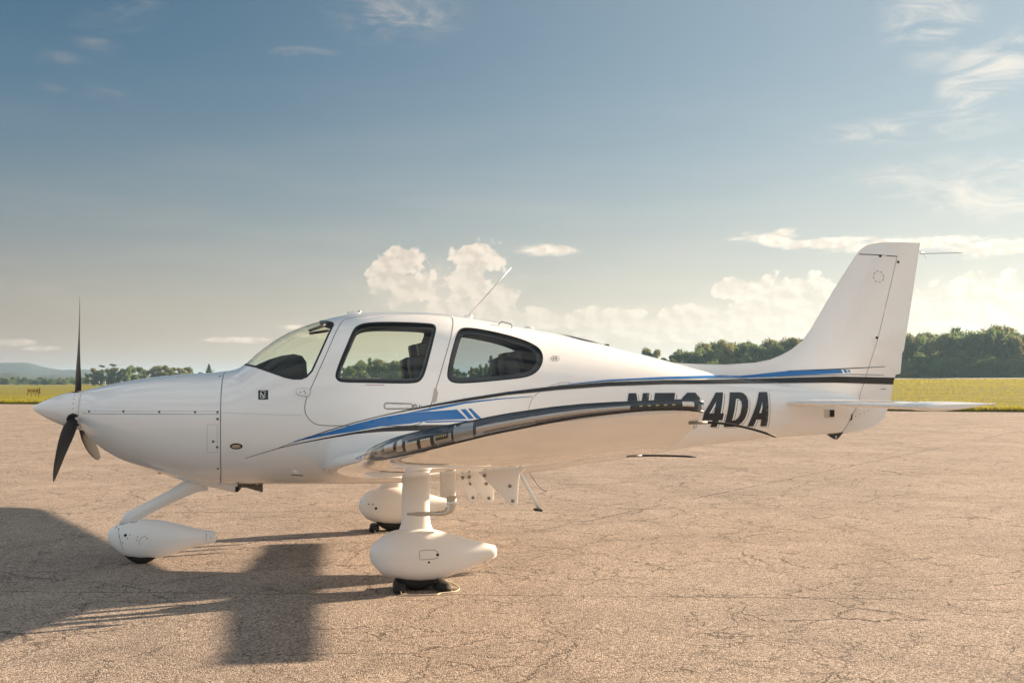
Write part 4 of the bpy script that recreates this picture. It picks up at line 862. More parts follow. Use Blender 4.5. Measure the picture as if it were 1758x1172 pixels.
# --- main gear
for sg in (1, -1):
    G = bpy.data.objects.new('main_gear', None); col.objects.link(G); G.parent = AC; y0 = -1.53*sg
    pt = pant('wheel_fairing', ((2.692, .285, .235, .008), (2.697, .305, .215, .035), (2.712, .330, .190, .062), (2.775, .385, .118, .110), (2.850, .420, .090, .140), (2.95, .441, .068, .155), (3.05, .444, .060, .158), (3.14, .430, .062, .152), (3.25, .400, .086, .136), (3.36, .366, .120, .110), (3.47, .334, .168, .082), (3.56, .308, .197, .060), (3.598, .298, .208, .052), (3.606, .285, .222, .046)), y0, G)
    wheel(3.03, y0, .197, .155, G)
    b = MB(); S_ = []
    for z, y_, xc, hc, ht in ((.400, 1.53, 3.025, .150, .075), (.430, 1.528, 3.022, .122, .055), (.47, 1.522, 3.022, .106, .042), (.53, 1.512, 3.022, .101, .036), (.62, 1.500, 3.024, .100, .034), (.72, 1.480, 3.028, .102, .034), (.80, 1.458, 3.034, .108, .036), (.845, 1.440, 3.04, .125, .048), (.90, 1.42, 3.04, .15, .07)):
        S_.append([(xc+hc*math.cos(t), -sg*y_+ht*math.sin(t), z) for t in np.linspace(0, 2*PI, 24, False)])
    b.loft(S_); b.build('gear_leg', 'white2', G)
    gb = BVHTree.FromPolygons([tuple(v.co) for v in pt.data.vertices], [tuple(p.vertices) for p in pt.data.polygons])
    def gs(x, z):
        h = gb.ray_cast(Vector((x, -4*sg, z)), Vector((0, sg, 0))); return h[0].y if h[0] else y0
    for x, z, r in ((3.163, .2665, .010), (3.103, .216, .008)): 
        b = MB(); b.lathe([(0, 0), (0, r), (.002, r*.9), (.002, 0)], (x, gs(x, z), z), (0, -sg, 0), 12); b.build('screw', 'dark', pt)
    pth = [(3.035, .295), (3.045, .300), (3.09, .3035), (3.14, .300), (3.165, .290), (3.175, .265), (3.165, .245), (3.13, .237), (3.045, .237), (3.035, .243)]
    V = []
    for i, q in enumerate(pth):
        a = np.array(pth[i-1]); c_ = np.array(pth[(i+1) % len(pth)]); t_ = (c_-a)/np.linalg.norm(c_-a); nn = np.array([-t_[1], t_[0]])*.0014
        for s2 in (-1, 1): x, z = q[0]+nn[0]*s2, q[1]+nn[1]*s2; V.append((x, gs(x, z)-.0012*sg, z))
    k_ = len(pth); mesh('inspection_door', V, [(2*i, 2*((i+1) % k_), 2*((i+1) % k_)+1, 2*i+1) for i in range(k_)], 'seam', pt)
    if sg == -1:   # screws on the inner face that shows past the near leg
        def gi(x, z):
            h = gb.ray_cast(Vector((x, 0, z)), Vector((0, 1, 0))); return h[0].y if h[0] else 1.4
        for x, z, r in ((2.79, .28, .007), (2.83, .28, .007), (2.86, .24, .014), (2.715, .30, .005), (2.70, .25, .005), (2.735, .19, .005)):
            b = MB(); b.lathe([(0, 0), (0, r), (.002, r*.9), (.002, 0)], (x, gi(x, z), z), (0, -1, 0), 10); b.build('screw', 'dark', pt)
# step and belly bits
st_ = tube('boarding_step', [(3.965, -.42, .76), (4.00, -.46, .69), (4.07, -.49, .56), (4.135, -.50, .432)], .017, 'white2', AC, 12)
b = MB(); b.box((4.125, -.50, .420), (.035, .05, .008), Matrix.Rotation(.1, 3, 'Y'), bev=1); b.build('step_pad', 'rubber', st_)
tube('belly_aerial', [(4.12, -.10, .70), (4.22, -.12, .56), (4.28, -.13, .53)], .0022, 'seam', AC, 6)
# ------------------------------------------------------------------ chocks
def chocks(x0, x1, y, loc, label, yr):
    t = empty('wheel_chocks', (0, 0, 0), label, 'wheel chocks', 'wheel chocks under the main wheels')
    for x, rz in ((x0, .05), (x1, -.12)):
        b = MB(); S_ = []
        for f in np.linspace(0, 1, 9):
            r = 1 if .02 < f < .98 else .86; yy = y-.15+.30*f
            S_.append([(x+(yy-y)*math.sin(rz)+.048*r*math.copysign(abs(math.cos(a))**.6, math.cos(a))*(1-.25*math.sin(a)), yy, .033+.032*r*math.copysign(abs(math.sin(a))**.6, math.sin(a))) for a in np.linspace(0, 2*PI, 16, False)])
        b.loft(S_); b.build('chock', 'rubber', t)
    ys = y-.14*yr
    pth = [(x0+.0, ys-.004*yr, .022), (x0+.0, ys-.03*yr, .010), (x0+.02, ys-.06*yr, .006), (x0+.12, ys-.085*yr, .006), (x0+.24, ys-.085*yr, .006), (x1-.02, ys-.05*yr, .006), (x1+.09, ys-.0*yr, .006), (x1+.13, ys+.09*yr, .008), (x1+.09, ys+.16*yr, .03), (x1+.03, ys+.16*yr, .055)]
    P = [Vector(p) for p in pth]; Q = []
    for i in range(len(P)-1):
        a, b_, c_, d = P[max(i-1, 0)], P[i], P[i+1], P[min(i+2, len(P)-1)]
        for k in range(8):
            s = k/8; Q.append(.5*((2*b_)+(c_-a)*s+(2*a-5*b_+4*c_-d)*s*s+(3*b_-a-3*c_+d)*s**3))
    b = MB(); b.tube(Q+[P[-1]], .0045, 7); b.build('rope', 'rope', t)
chocks(2.905, 3.200, -1.545, None, 'pair of black chocks roped together under the near main wheel', 1)
chocks(2.85, 3.235, 1.545, None, 'pair of black chocks under the far main wheel behind the gear leg', 1)

# ------------------------------------------------------------------ ground
def rise(x, y):
    """the field climbs gently on the right"""
    dx_, dy_ = x-CAM.x, y-CAM.y; r = np.hypot(dx_, dy_); a = np.arctan2(dx_, dy_)
    s = lambda v, p, q: (lambda t: t*t*(3-2*t))(np.clip((v-p)/(q-p), 0, 1))
    return 1.55*s(r, 75, 230)*s(a, -.02, .40)*(1-s(a, 1.6, 2.4))-.006
def terrain(name, m_, xs, ys, fn, kind='structure'):
    X, Y = np.meshgrid(xs, ys); Z = fn(X, Y); n = len(xs)
    V = np.stack([X.ravel(), Y.ravel(), Z.ravel()], 1); F = [(j*n+i, j*n+i+1, (j+1)*n+i+1, (j+1)*n+i) for j in range(len(ys)-1) for i in range(n-1)]
    return tag(mesh(name, V, F, m_), kind=kind)
def nm(name):
    m = bpy.data.materials.new(name); m.use_nodes = True; T = NT(m.node_tree); return m, T, T.n['Principled BSDF'], T.new('ShaderNodeTexCoord').outputs['Object']
# asphalt
m, T, B, oc = nm('weathered_asphalt'); MAT['asphalt'] = m
vc = T.voro(oc, 105, 'F1', 1); vr = T.xyz(vc)[0]; vd = T.voro(oc, 105, 'F1', 0)
fine = T.noise(oc, 260, 3, .7)
stone = T.ramp(T.m('ADD', T.m('MULTIPLY', vr, .75), T.m('MULTIPLY', fine, .25)), [(.0, (.055, .048, .044)), (.26, (.165, .142, .125)), (.52, (.29, .247, .213)), (.80, (.43, .375, .325)), (1., (.64, .575, .51))])
big = T.noise(oc, .55, 5, .6, .4); mid = T.noise(oc, 3.2, 4, .6, .6)
tone = T.lin(T.m('ADD', T.m('MULTIPLY', big, .6), T.m('MULTIPLY', mid, .4)), .32, .68, .80, 1.16)
c1 = T.mix(1., T.mix(1., stone, (1.04, .995, .955), 'MULTIPLY'), T.comb(tone, tone, tone), 'MULTIPLY')
warp = T.v('ADD', oc, T.v('SCALE', T.v('SUBTRACT', T.noise(oc, 1.3, 5, .65, out=1), (.5, .5, .5))))
warp.node.inputs[1].default_value = (0, 0, 0)
sc_ = T.new('ShaderNodeVectorMath', operation='SCALE'); T.put(sc_.inputs[0], T.v('SUBTRACT', T.noise(oc, 1.3, 6, .68, out=1), (.5, .5, .5))); sc_.inputs[3].default_value = .75
warp = T.v('ADD', oc, sc_.outputs[0]); flat = T.v('MULTIPLY', warp, (1, 1, 0))
def crack(scale, w0, mlo, mhi, mscale, seed):
    e = T.voro(T.v('ADD', flat, (seed, seed*.7, 0)), scale, 'DISTANCE_TO_EDGE'); wv = T.m('MULTIPLY', T.noise(oc, 9, 3, .6), w0*2*scale)
    k = T.m('SUBTRACT', 1., T.ss(T.m('DIVIDE', e, wv), .3, 1.2)); return T.m('MULTIPLY', k, T.ss(T.noise(T.v('ADD', oc, (seed*3, 5, 0)), mscale, 3, .6), mlo, mhi))
k1 = crack(.42, .0066, .40, .56, .55, 3.1); k2 = crack(1.15, .0068, .40, .56, .8, 11.7); k3 = crack(2.9, .0058, .43, .60, 1.3, 27.)
px_, py_, _ = T.xyz(oc); wx, wy, _ = T.xyz(flat)
def line(ax, ay, bx_, by_, w, x_lo=-99.):     # a long straight paving joint through two points
    d = math.hypot(bx_-ax, by_-ay); nx, ny = -(by_-ay)/d, (bx_-ax)/d
    jit = T.m('MULTIPLY', T.m('SUBTRACT', T.noise(oc, 2.2, 5, .65), .5), .16)
    v = T.m('ABSOLUTE', T.m('ADD', T.m('ADD', T.m('MULTIPLY', px_, nx), T.m('MULTIPLY', py_, ny)), T.m('SUBTRACT', jit, nx*ax+ny*ay)))
    return T.m('MULTIPLY', T.m('MULTIPLY', T.m('SUBTRACT', 1., T.ss(v, w*.4, w)), T.ss(px_, x_lo, x_lo+.8)), T.ss(T.noise(oc, 1.6, 3, .6), .33, .5))
k4 = line(5.06, 1.79, 22.33, 18.72, .016, 4.0); k5 = line(4.0, 3.0, 9.6, 2.2, .012); k6 = line(-2.4, 2.0, 2.2, 3.0, .006); k7 = line(4.6, -2.1, 8.0, -2.9, .010)
def mx(*a):
    r = a[0]
    for q in a[1:]: r = T.m('MAXIMUM', r, q)
    return r
ck = mx(k1, T.m('MULTIPLY', k2, .85), T.m('MULTIPLY', k3, .7), k4, k5, k6, k7)
near_ck = T.m('MULTIPLY', T.ss(T.m('MINIMUM', T.voro(flat, .42, 'DISTANCE_TO_EDGE'), 1.), .10, .0), .16)
c2 = T.mix(T.m('MULTIPLY', ck, .78), T.mix(near_ck, c1, (.12, .105, .09)), (.020, .017, .015))
stain = T.m('MULTIPLY', T.ss(T.noise(oc, .9, 4, .7, 1.), .60, .74), .22); c2 = T.mix(stain, c2, (.09, .08, .072))
T.put(B.inputs['Base Color'], c2); B.inputs['Roughness'].default_value = .9; B.inputs['Specular IOR Level'].default_value = .3
bn = T.new('ShaderNodeBump'); bn.inputs['Strength'].default_value = .85; bn.inputs['Distance'].default_value = .0065
T.put(bn.inputs['Height'], T.m('SUBTRACT', T.m('ADD', T.m('MULTIPLY', T.m('SUBTRACT', 1., vd), 1.), T.m('MULTIPLY', fine, .7)), T.m('MULTIPLY', ck, 1.6))); T.l.new(bn.outputs[0], B.inputs['Normal'])
# grass
m, T, B, oc = nm('mown_grass'); MAT['grass'] = m
g1 = T.noise(oc, 14, 5, .7); g2 = T.noise(T.mapping(oc, scale=(.22, 1.3, 1), rot=(0, 0, .5)), .25, 5, .65, .5); g3 = T.noise(oc, 1.4, 4, .65)
gc = T.ramp(T.m('ADD', T.m('MULTIPLY', g1, .34), T.m('ADD', T.m('MULTIPLY', g2, .36), T.m('MULTIPLY', g3, .30))), [(.30, (.055, .075, .012)), (.46, (.135, .130, .018)), (.58, (.27, .235, .024)), (.72, (.36, .29, .032))])
T.put(B.inputs['Base Color'], gc); B.inputs['Roughness'].default_value = .8; B.inputs['Specular IOR Level'].default_value = .15
B.inputs['Sheen Weight'].default_value = .0; B.inputs['Sheen Tint'].default_value = (.8, .8, .3, 1)
bn = T.new('ShaderNodeBump'); bn.inputs['Strength'].default_value = .9; bn.inputs['Distance'].default_value = .10; T.put(bn.inputs['Height'], T.noise(oc, 7, 5, .75)); T.l.new(bn.outputs[0], B.inputs['Normal'])
m, T, B, oc = nm('grass_blade'); MAT['blade'] = m; B.inputs['Specular IOR Level'].default_value = 0.
T.put(B.inputs['Base Color'], T.ramp(T.noise(oc, .6, 4, .6), [(.3, (.16, .165, .016)), (.7, (.34, .30, .030))])); B.inputs['Roughness'].default_value = .6
tl = T.new('ShaderNodeBsdfTranslucent'); tl.inputs[0].default_value = (.34, .31, .03, 1); msx = T.new('ShaderNodeMixShader'); msx.inputs[0].default_value = .45
T.l.new(B.outputs[0], msx.inputs[1]); T.l.new(tl.outputs[0], msx.inputs[2]); T.l.new(msx.outputs[0], T.n['Material Output'].inputs[0])
m, T, B, oc = nm('earth'); MAT['earth'] = m
T.put(B.inputs['Base Color'], T.ramp(T.noise(oc, 2, 4, .6), [(.3, (.10, .085, .06)), (.7, (.20, .17, .12))])); B.inputs['Roughness'].default_value = .95
MAT['concrete'] = mat('pale_taxiway', (.36, .33, .29), .9, var=(1, .15))

A_, B_2 = Vector((-20.03, 68.87, 0)), Vector((33.04, 33.72, 0))     # near edge of the grass
du = (B_2-A_).normalized(); nu = Vector((-du.y, du.x, 0))
# ground as one sheet to the horizon
gx = np.concatenate([np.linspace(-7000, -700, 10), np.linspace(-600, 600, 61), np.linspace(700, 7000, 10)]); gy = np.concatenate([np.linspace(-7000, -700, 10), np.linspace(-600, 700, 66), np.linspace(800, 7000, 10)])
terrain('grass_field', 'grass', gx, gy, rise)
def quad_sheet(name, a, b, c_, d, m_, z, n=80, mm=2):
    V = []; 
    for j in range(mm+1):
        for i in range(n+1):
            p = (a*(1-i/n)+b*(i/n))*(1-j/mm)+(d*(1-i/n)+c_*(i/n))*(j/mm); V.append((p.x, p.y, z))
    return tag(mesh(name, V, [(j*(n+1)+i, j*(n+1)+i+1, (j+1)*(n+1)+i+1, (j+1)*(n+1)+i) for j in range(mm) for i in range(n)], m_), kind='structure')
# apron with a slightly ragged edge towards the grass
V = []; F = []; n = 700
for i in range(n+1):
    s = -260+560*i/n; e = .10*math.sin(s*1.7)+.07*math.sin(s*4.1+1)+rnd.uniform(-.05, .05)+(.9*math.sin(s*.05) if False else 0)
    p = A_+du*s+nu*e; q = A_+du*s-nu*260; V += [(p.x, p.y, 0.), (q.x, q.y, 0.)]
F = [(2*i+1, 2*i+3, 2*i+2, 2*i) for i in range(n)]
tag(mesh('apron', V, F, 'asphalt'), kind='structure')
# strip of bare earth beside the apron, then the far taxiway
quad_sheet('verge', A_-du*260+nu*.02, A_+du*300+nu*.02, A_+du*300+nu*.45, A_-du*260+nu*.45, 'earth', -.002)
def at(u, D, z=None):
    """point of the ground at distance D in the direction of a bearing given in picture columns"""
    d = fw*1.0+rt*((u-879)/FPX); d = Vector((d.x, d.y, 0)).normalized(); x, y = CAM.x+d.x*D, CAM.y+d.y*D
    return Vector((x, y, float(rise(x, y)) if z is None else z))
ta = [at(u, 205) for u in range(1000, 2200, 60)]; tb_ = [at(u, 213) for u in range(1000, 2200, 60)]
V = [(p.x, p.y, p.z+.03) for p in ta]+[(p.x, p.y, p.z+.10) for p in tb_]; k = len(ta)
tag(mesh('far_taxiway', V, [(i, i+1, k+i+1, k+i) for i in range(k-1)], 'concrete'), kind='structure')

# grass blades: a fringe on the verge and tufts over the field
nb_ = 170000; g = np.random.default_rng(3)
s = g.uniform(-30, 110, nb_); t = np.where(g.random(nb_) < .30, np.abs(g.normal(.15, .28, nb_))-.02, g.random(nb_)**1.5*150)
X = A_.x+du.x*s+nu.x*t; Y = A_.y+du.y*s+nu.y*t; hgt_ = np.where(t < .8, g.uniform(.10, .34, nb_), g.uniform(.03, .09, nb_)); wd = np.where(t < .8, .020, (.018+t*.0006))
an = g.uniform(0, 2*PI, nb_); lx_, ly_ = g.normal(0, .35, nb_)*hgt_, g.normal(0, .35, nb_)*hgt_; Z = rise(X, Y)
V = np.empty((nb_, 3, 3)); V[:, 0] = np.stack([X-np.cos(an)*wd, Y-np.sin(an)*wd, Z-.01], 1); V[:, 1] = np.stack([X+np.cos(an)*wd, Y+np.sin(an)*wd, Z-.01], 1); V[:, 2] = np.stack([X+lx_, Y+ly_, Z+hgt_], 1)
me = bpy.data.meshes.new('grass_blades'); me.vertices.add(nb_*3); me.vertices.foreach_set('co', V.ravel()); me.loops.add(nb_*3); me.loops.foreach_set('vertex_index', np.arange(nb_*3)); me.polygons.add(nb_); me.polygons.foreach_set('loop_start', np.arange(0, nb_*3, 3)); me.update(calc_edges=True)
me.materials.append(MAT['blade']); go = bpy.data.objects.new('grass_blades', me); col.objects.link(go); tag(go, 'yellow green grass growing beyond the edge of the apron', 'grass', kind='stuff')

# ------------------------------------------------------------------ hills
m, T, B, oc = nm('wooded_hill'); MAT['hill'] = m
T.put(B.inputs['Base Color'], T.ramp(T.noise(oc, .02, 6, .7), [(.3, (.010, .020, .020)), (.7, (.028, .042, .036))])); B.inputs['Roughness'].default_value = .95
def hill(name, D, prof, depth, seed):
    us = np.arange(prof[0][0], prof[-1][0]+1, 12); r_ = random.Random(seed); V = []; rows = 5; k = len(us)
    P, Q = zip(*prof)
    for j in range(rows):
        f = j/(rows-1)
        for i, u in enumerate(us):
            hv = 655.5-.00355*(u)+0; h = (hv-np.interp(u, P, Q))/FPX*D*(1+0)+1.5+1.3*math.sin(u*.021+seed)*(f > 0)+r_.uniform(-.5, .5)
            p = at(u, D+depth*(f-1)*.9, 0); V.append((p.x, p.y, -2+(max(h, 1)+2)*math.sin(f*PI/2)))
    tag(mesh(name, V, [(j*k+i, j*k+i+1, (j+1)*k+i+1, (j+1)*k+i) for j in range(rows-1) for i in range(k-1)], 'hill'), kind='structure')
hill('far_hills', 1700, [(-900, 636), (-500, 618), (-200, 622), (-60, 630), (0, 627), (50, 627), (85, 634), (110, 636), (150, 634), (175, 636), (240, 643), (400, 650), (700, 652)], 300, 1)
hill('near_hills', 1050, [(-900, 640), (-400, 636), (-120, 646), (0, 644), (25, 641), (60, 646), (100, 642), (150, 645), (220, 650), (330, 653)], 150, 2)

# ------------------------------------------------------------------ trees
def leafmat(name, c0, c1):
    m = bpy.data.materials.new(name); m.use_nodes = True; T = NT(m.node_tree); B = T.n['Principled BSDF']; oi = T.new('ShaderNodeObjectInfo').outputs['Random']; oc = T.new('ShaderNodeTexCoord').outputs['Object']
    f = T.m('ADD', T.m('MULTIPLY', T.noise(oc, .9, 4, .6), .6), T.m('MULTIPLY', oi, .4)); T.put(B.inputs['Base Color'], T.mix(T.ss(f, .2, .8), c0, c1)); B.inputs['Roughness'].default_value = .65; B.inputs['Specular IOR Level'].default_value = .25
    tl = T.new('ShaderNodeBsdfTranslucent'); tl.inputs[0].default_value = (*[q*1.2 for q in c1], 1); mm_ = T.new('ShaderNodeMixShader'); mm_.inputs[0].default_value = .45
    T.l.new(B.outputs[0], mm_.inputs[1]); T.l.new(tl.outputs[0], mm_.inputs[2]); T.l.new(mm_.outputs[0], T.n['Material Output'].inputs[0]); return m
MAT['leafA'] = leafmat('broad_leaves', (.042, .078, .026), (.135, .190, .060)); MAT['leafB'] = leafmat('olive_leaves', (.062, .082, .028), (.185, .190, .062)); MAT['needles'] = leafmat('pine_needles', (.024, .050, .022), (.068, .105, .042))
def crown_mesh(name, seed, H, Wd, n, size, m_, kind='round'):
    g = np.random.default_rng(seed); C_, N_ = [], []
    nl = {'cone': 1, 'knob': 5}.get(kind, 22)
    lobes = []
    for i in range(nl):
        if kind == 'round':
            z = g.uniform(.12, .88); rr = Wd*.5*math.sqrt(max(0, 1-((z-.52)/.52)**2)); a = g.uniform(0, 2*PI); q = g.uniform(.15, .72); lobes.append((rr*q*math.cos(a), rr*q*math.sin(a), z*H, Wd*g.uniform(.10, .24), H*g.uniform(.07, .16)))
        elif kind == 'bush':
            z = g.uniform(.02, .80); rr = Wd*.5*math.sqrt(max(0, 1-z*z)); a = g.uniform(0, 2*PI); q = g.uniform(.1, .8); lobes.append((rr*q*math.cos(a), rr*q*math.sin(a), z*H, Wd*g.uniform(.12, .22), H*g.uniform(.12, .2)))
        elif kind == 'knob': lobes.append((Wd*g.uniform(-.3, .3), Wd*g.uniform(-.3, .3), H*g.uniform(.90, .95), Wd*.32, H*.035))
        elif kind == 'tall':
            z = .18+.80*(i+.5)/nl; a = g.uniform(0, 2*PI); q = g.uniform(.05, .35)*(1.15-z); lobes.append((Wd*q*math.cos(a), Wd*q*math.sin(a), z*H, Wd*g.uniform(.16, .30)*(1.25-z*.75), H*g.uniform(.05, .09)))
    if kind == 'cone':
        z = .12+.88*g.random(n)**.8; R_ = Wd*.5*(1-z)**.85*(.75+.25*np.sin(z*70)); a = g.uniform(0, 2*PI, n); q = .4+.6*g.random(n)**.5; C = np.stack([R_*q*np.cos(a), R_*q*np.sin(a), z*H], 1); Nn = np.stack([np.cos(a), np.sin(a), .4+0*a], 1)
    else:
        L = np.array(lobes); w = L[:, 3]**2; idx = g.choice(nl, n, p=w/w.sum()); d = g.normal(size=(n, 3)); d /= np.linalg.norm(d, axis=1)[:, None]; r_ = g.random(n)**.35*(1+.12*g.normal(size=n))
        C = L[idx, :3]+d*np.stack([L[idx, 3], L[idx, 3], L[idx, 4]], 1)*r_[:, None]; Nn = d
    Nn = Nn+g.normal(scale=.55, size=(n, 3)); Nn /= np.linalg.norm(Nn, axis=1)[:, None]
    a = np.cross(Nn, g.normal(size=(n, 3))); a /= np.linalg.norm(a, axis=1)[:, None]; b = np.cross(Nn, a); s = size*g.uniform(.5, 1.3, n)[:, None]
    V = np.stack([C+a*s, C+b*s*.75-a*s*.3, C-a*s*.9+b*s*.1, C-b*s*.8+a*s*.1], 1).reshape(-1, 3)
    me = bpy.data.meshes.new(name); me.vertices.add(n*4); me.vertices.foreach_set('co', V.ravel()); me.loops.add(n*4); me.loops.foreach_set('vertex_index', np.arange(n*4)); me.polygons.add(n); me.polygons.foreach_set('loop_start', np.arange(0, n*4, 4)); me.update(calc_edges=True); me.materials.append(MAT[m_]); return me
def trunk_mesh(seed, H, r):
    q = random.Random(seed); b = MB(); x = y = 0; P = [(0, 0, -.3)]
    for k in range(1, 6): x += q.uniform(-.1, .1)*r*4; y += q.uniform(-.1, .1)*r*4; P.append((x, y, H*.8*k/5))
    b.tube(P, [r*1.3, r, r*.8, r*.6, r*.4, r*.15], 7)
    for k in range(6):
        z = H*q.uniform(.25, .65); a = q.uniform(0, 2*PI); l = H*q.uniform(.14, .25); b.tube([(0, 0, z), (math.cos(a)*l*.5, math.sin(a)*l*.5, z+l*.35), (math.cos(a)*l, math.sin(a)*l, z+l*.9)], [r*.45, r*.3, r*.1], 5)
    me = bpy.data.meshes.new('trunk'); me.from_pydata(b.V, [], b.F); me.materials.append(MAT['wood']); return me
TK = [trunk_mesh(k, 10, .20) for k in range(3)]
KM = {}
for i in range(5): KM['A%d' % i] = (crown_mesh('crown', 10+i, 10, 8.2, 5200, .26, 'leafA' if i % 2 == 0 else 'leafB'), TK[i % 3])
for i in range(3): KM['T%d' % i] = (crown_mesh('crown', 40+i, 10, 5.2, 4200, .22, 'leafA' if i else 'needles', 'tall'), TK[i % 3])
for i in range(2): KM['P%d' % i] = (crown_mesh('crown', 60+i, 10, 4.4, 3800, .22, 'needles', 'cone'), TK[i % 3])
for i in range(3): KM['S%d' % i] = (crown_mesh('crown', 80+i, 10, 12, 2600, .50, 'leafA' if i != 1 else 'leafB'), TK[i % 3])
for i in range(3): KM['B%d' % i] = (crown_mesh('crown', 90+i, 10, 13, 4200, .30, 'leafA' if i else 'leafB', 'bush'), TK[i % 3])
KM['K0'] = (crown_mesh('crown', 97, 10, 2.4, 900, .20, 'needles', 'knob'), TK[0])
def tree(u, D, top, key, name, label, group=None, wide=1., cat='tree'):
    """top: picture row of the tree's tip, which together with D gives its height"""
    p = at(u, D); hv = 652.4+.00355*(879-u); h = (hv-top)/FPX*D+CAM.z-p.z; me, tk = KM[key]; s = h/10.
    r = empty(name, p, label, cat, group, rnd.uniform(0, 2*PI)); r.scale = (s*wide, s*wide, s)
    for nm_, mm in (('crown', me), ('trunk', tk)):
        o = bpy.data.objects.new(nm_, mm); col.objects.link(o); o.parent = r
    return r
kA = ['A0', 'A1', 'A2', 'A3', 'A4']
LR, GR = 'broadleaf tree in the hazy wood behind the grass right of the tail fin', 'trees of the wood right of the tail fin'
prof = [(1530, 578), (1560, 573), (1600, 570), (1640, 566), (1662, 578), (1685, 566), (1705, 563), (1728, 567), (1745, 576), (1775, 572), (1850, 570), (1950, 575), (2050, 580)]
def pr_(u, P): return float(np.interp(u, [q[0] for q in P], [q[1] for q in P]))
u = 1535
while u < 2010:
    tree(u, rnd.uniform(236, 246), pr_(u, prof)+rnd.uniform(-3, 10), rnd.choice(kA), 'broadleaf_tree', LR, GR, rnd.uniform(.62, .85)); u += rnd.uniform(15, 24)
u = 1525
while u < 2020:
    tree(u, rnd.uniform(252, 275), pr_(u, prof)+rnd.uniform(-2, 8), rnd.choice(kA), 'broadleaf_tree', LR, GR, rnd.uniform(.7, .95)); u += rnd.uniform(18, 28)
u = 1532
while u < 2000:
    tree(u, rnd.uniform(226, 232), 620+rnd.uniform(-10, 10), rnd.choice(['B0', 'B1', 'B2']), 'undergrowth_bush', 'low leafy bush at the foot of the hazy wood right of the fin', 'bushes at the foot of the right hand wood', rnd.uniform(.8, 1.15), 'bush'); u += rnd.uniform(11, 16)
tree(1742, 222, 628, 'A1', 'young_tree', 'small bright green young tree in front of the hazy wood', None, 1.0)
LM, GM = 'dark broadleaf tree showing over the rear fuselage ahead of the fin', 'trees showing over the rear fuselage'
prof2 = [(1128, 600), (1142, 612), (1160, 603), (1180, 594), (1210, 586), (1250, 582), (1300, 583), (1340, 582), (1385, 578), (1440, 578), (1530, 578)]
u = 1138
while u < 1530:
    tree(u, rnd.uniform(240, 252), pr_(u, prof2)+rnd.uniform(-2, 8), rnd.choice(kA), 'broadleaf_tree', LM, GM, rnd.uniform(.65, .9)); u += rnd.uniform(15, 23)
u = 1140
while u < 1530:
    tree(u, rnd.uniform(256, 276), pr_(u, prof2)+rnd.uniform(-2, 9), rnd.choice(kA), 'broadleaf_tree', LM, GM, rnd.uniform(.7, .95)); u += rnd.uniform(18, 26)
tree(1108, 262, 596, 'A3', 'broadleaf_tree', 'leftmost small round tree standing just over the sloping rear fuselage', None, .62); tree(1125, 262, 598, 'A1', 'broadleaf_tree', 'small tree beside the leftmost one over the sloping rear fuselage', None, .62)
Vb = []; u = 1160
while u < 2050:       # the depth of the wood behind the trees one can tell apart
    me = KM[rnd.choice(['B0', 'B1', 'B2'])][0]; co = np.empty(len(me.vertices)*3); me.vertices.foreach_get('co', co); co = co.reshape(-1, 3)
    D = rnd.uniform(282, 300); p = at(u, D); top = (pr_(u, prof2) if u < 1530 else pr_(u, prof))+rnd.uniform(6, 14); h = (652.4+.00355*(879-u)-top)/FPX*D+CAM.z-p.z
    a = rnd.uniform(0, 6.28); sc_h = h/10; q = co*[sc_h*.55, sc_h*.55, sc_h]; Vb.append(np.stack([q[:, 0]*math.cos(a)-q[:, 1]*math.sin(a)+p.x, q[:, 0]*math.sin(a)+q[:, 1]*math.cos(a)+p.y, q[:, 2]+p.z], 1)); u += rnd.uniform(16, 24)
Vb = np.concatenate(Vb); n = len(Vb)//4
me = bpy.data.meshes.new('wood_foliage'); me.vertices.add(n*4); me.vertices.foreach_set('co', Vb.ravel()); me.loops.add(n*4); me.loops.foreach_set('vertex_index', np.arange(n*4)); me.polygons.add(n); me.polygons.foreach_set('loop_start', np.arange(0, n*4, 4)); me.update(calc_edges=True); me.materials.append(MAT['leafA'])
wf = bpy.data.objects.new('wood_foliage', me); col.objects.link(wf); tag(wf, 'dense foliage filling the wood behind its front trees', 'foliage', kind='stuff')
# seen through the cabin windows
LC, GC = 'tree seen through the cabin windows behind the aeroplane', 'trees seen through the cabin windows'
prof3 = [(540, 640), (575, 630), (600, 628), (620, 618), (650, 617), (690, 620), (720, 624), (760, 632), (800, 632), (830, 626), (860, 632), (1000, 636), (1100, 630)]
for lo_, hi_, st0 in ((330, 345, 8), (352, 372, 8)):
    u = 400
    while u < 1110:
        if u > 560: tree(u, rnd.uniform(lo_, hi_), pr_(u, prof3)+rnd.uniform(-4, 6), rnd.choice(kA+['A0', 'A2', 'T1']), 'mixed_tree', LC, GC, rnd.uniform(.75, 1.0))
        u += rnd.uniform(st0, st0+7)
tree(843, 300, 611, 'T0', 'tall_pine', 'tall thin pine seen through the tinted rear window', None, .8)
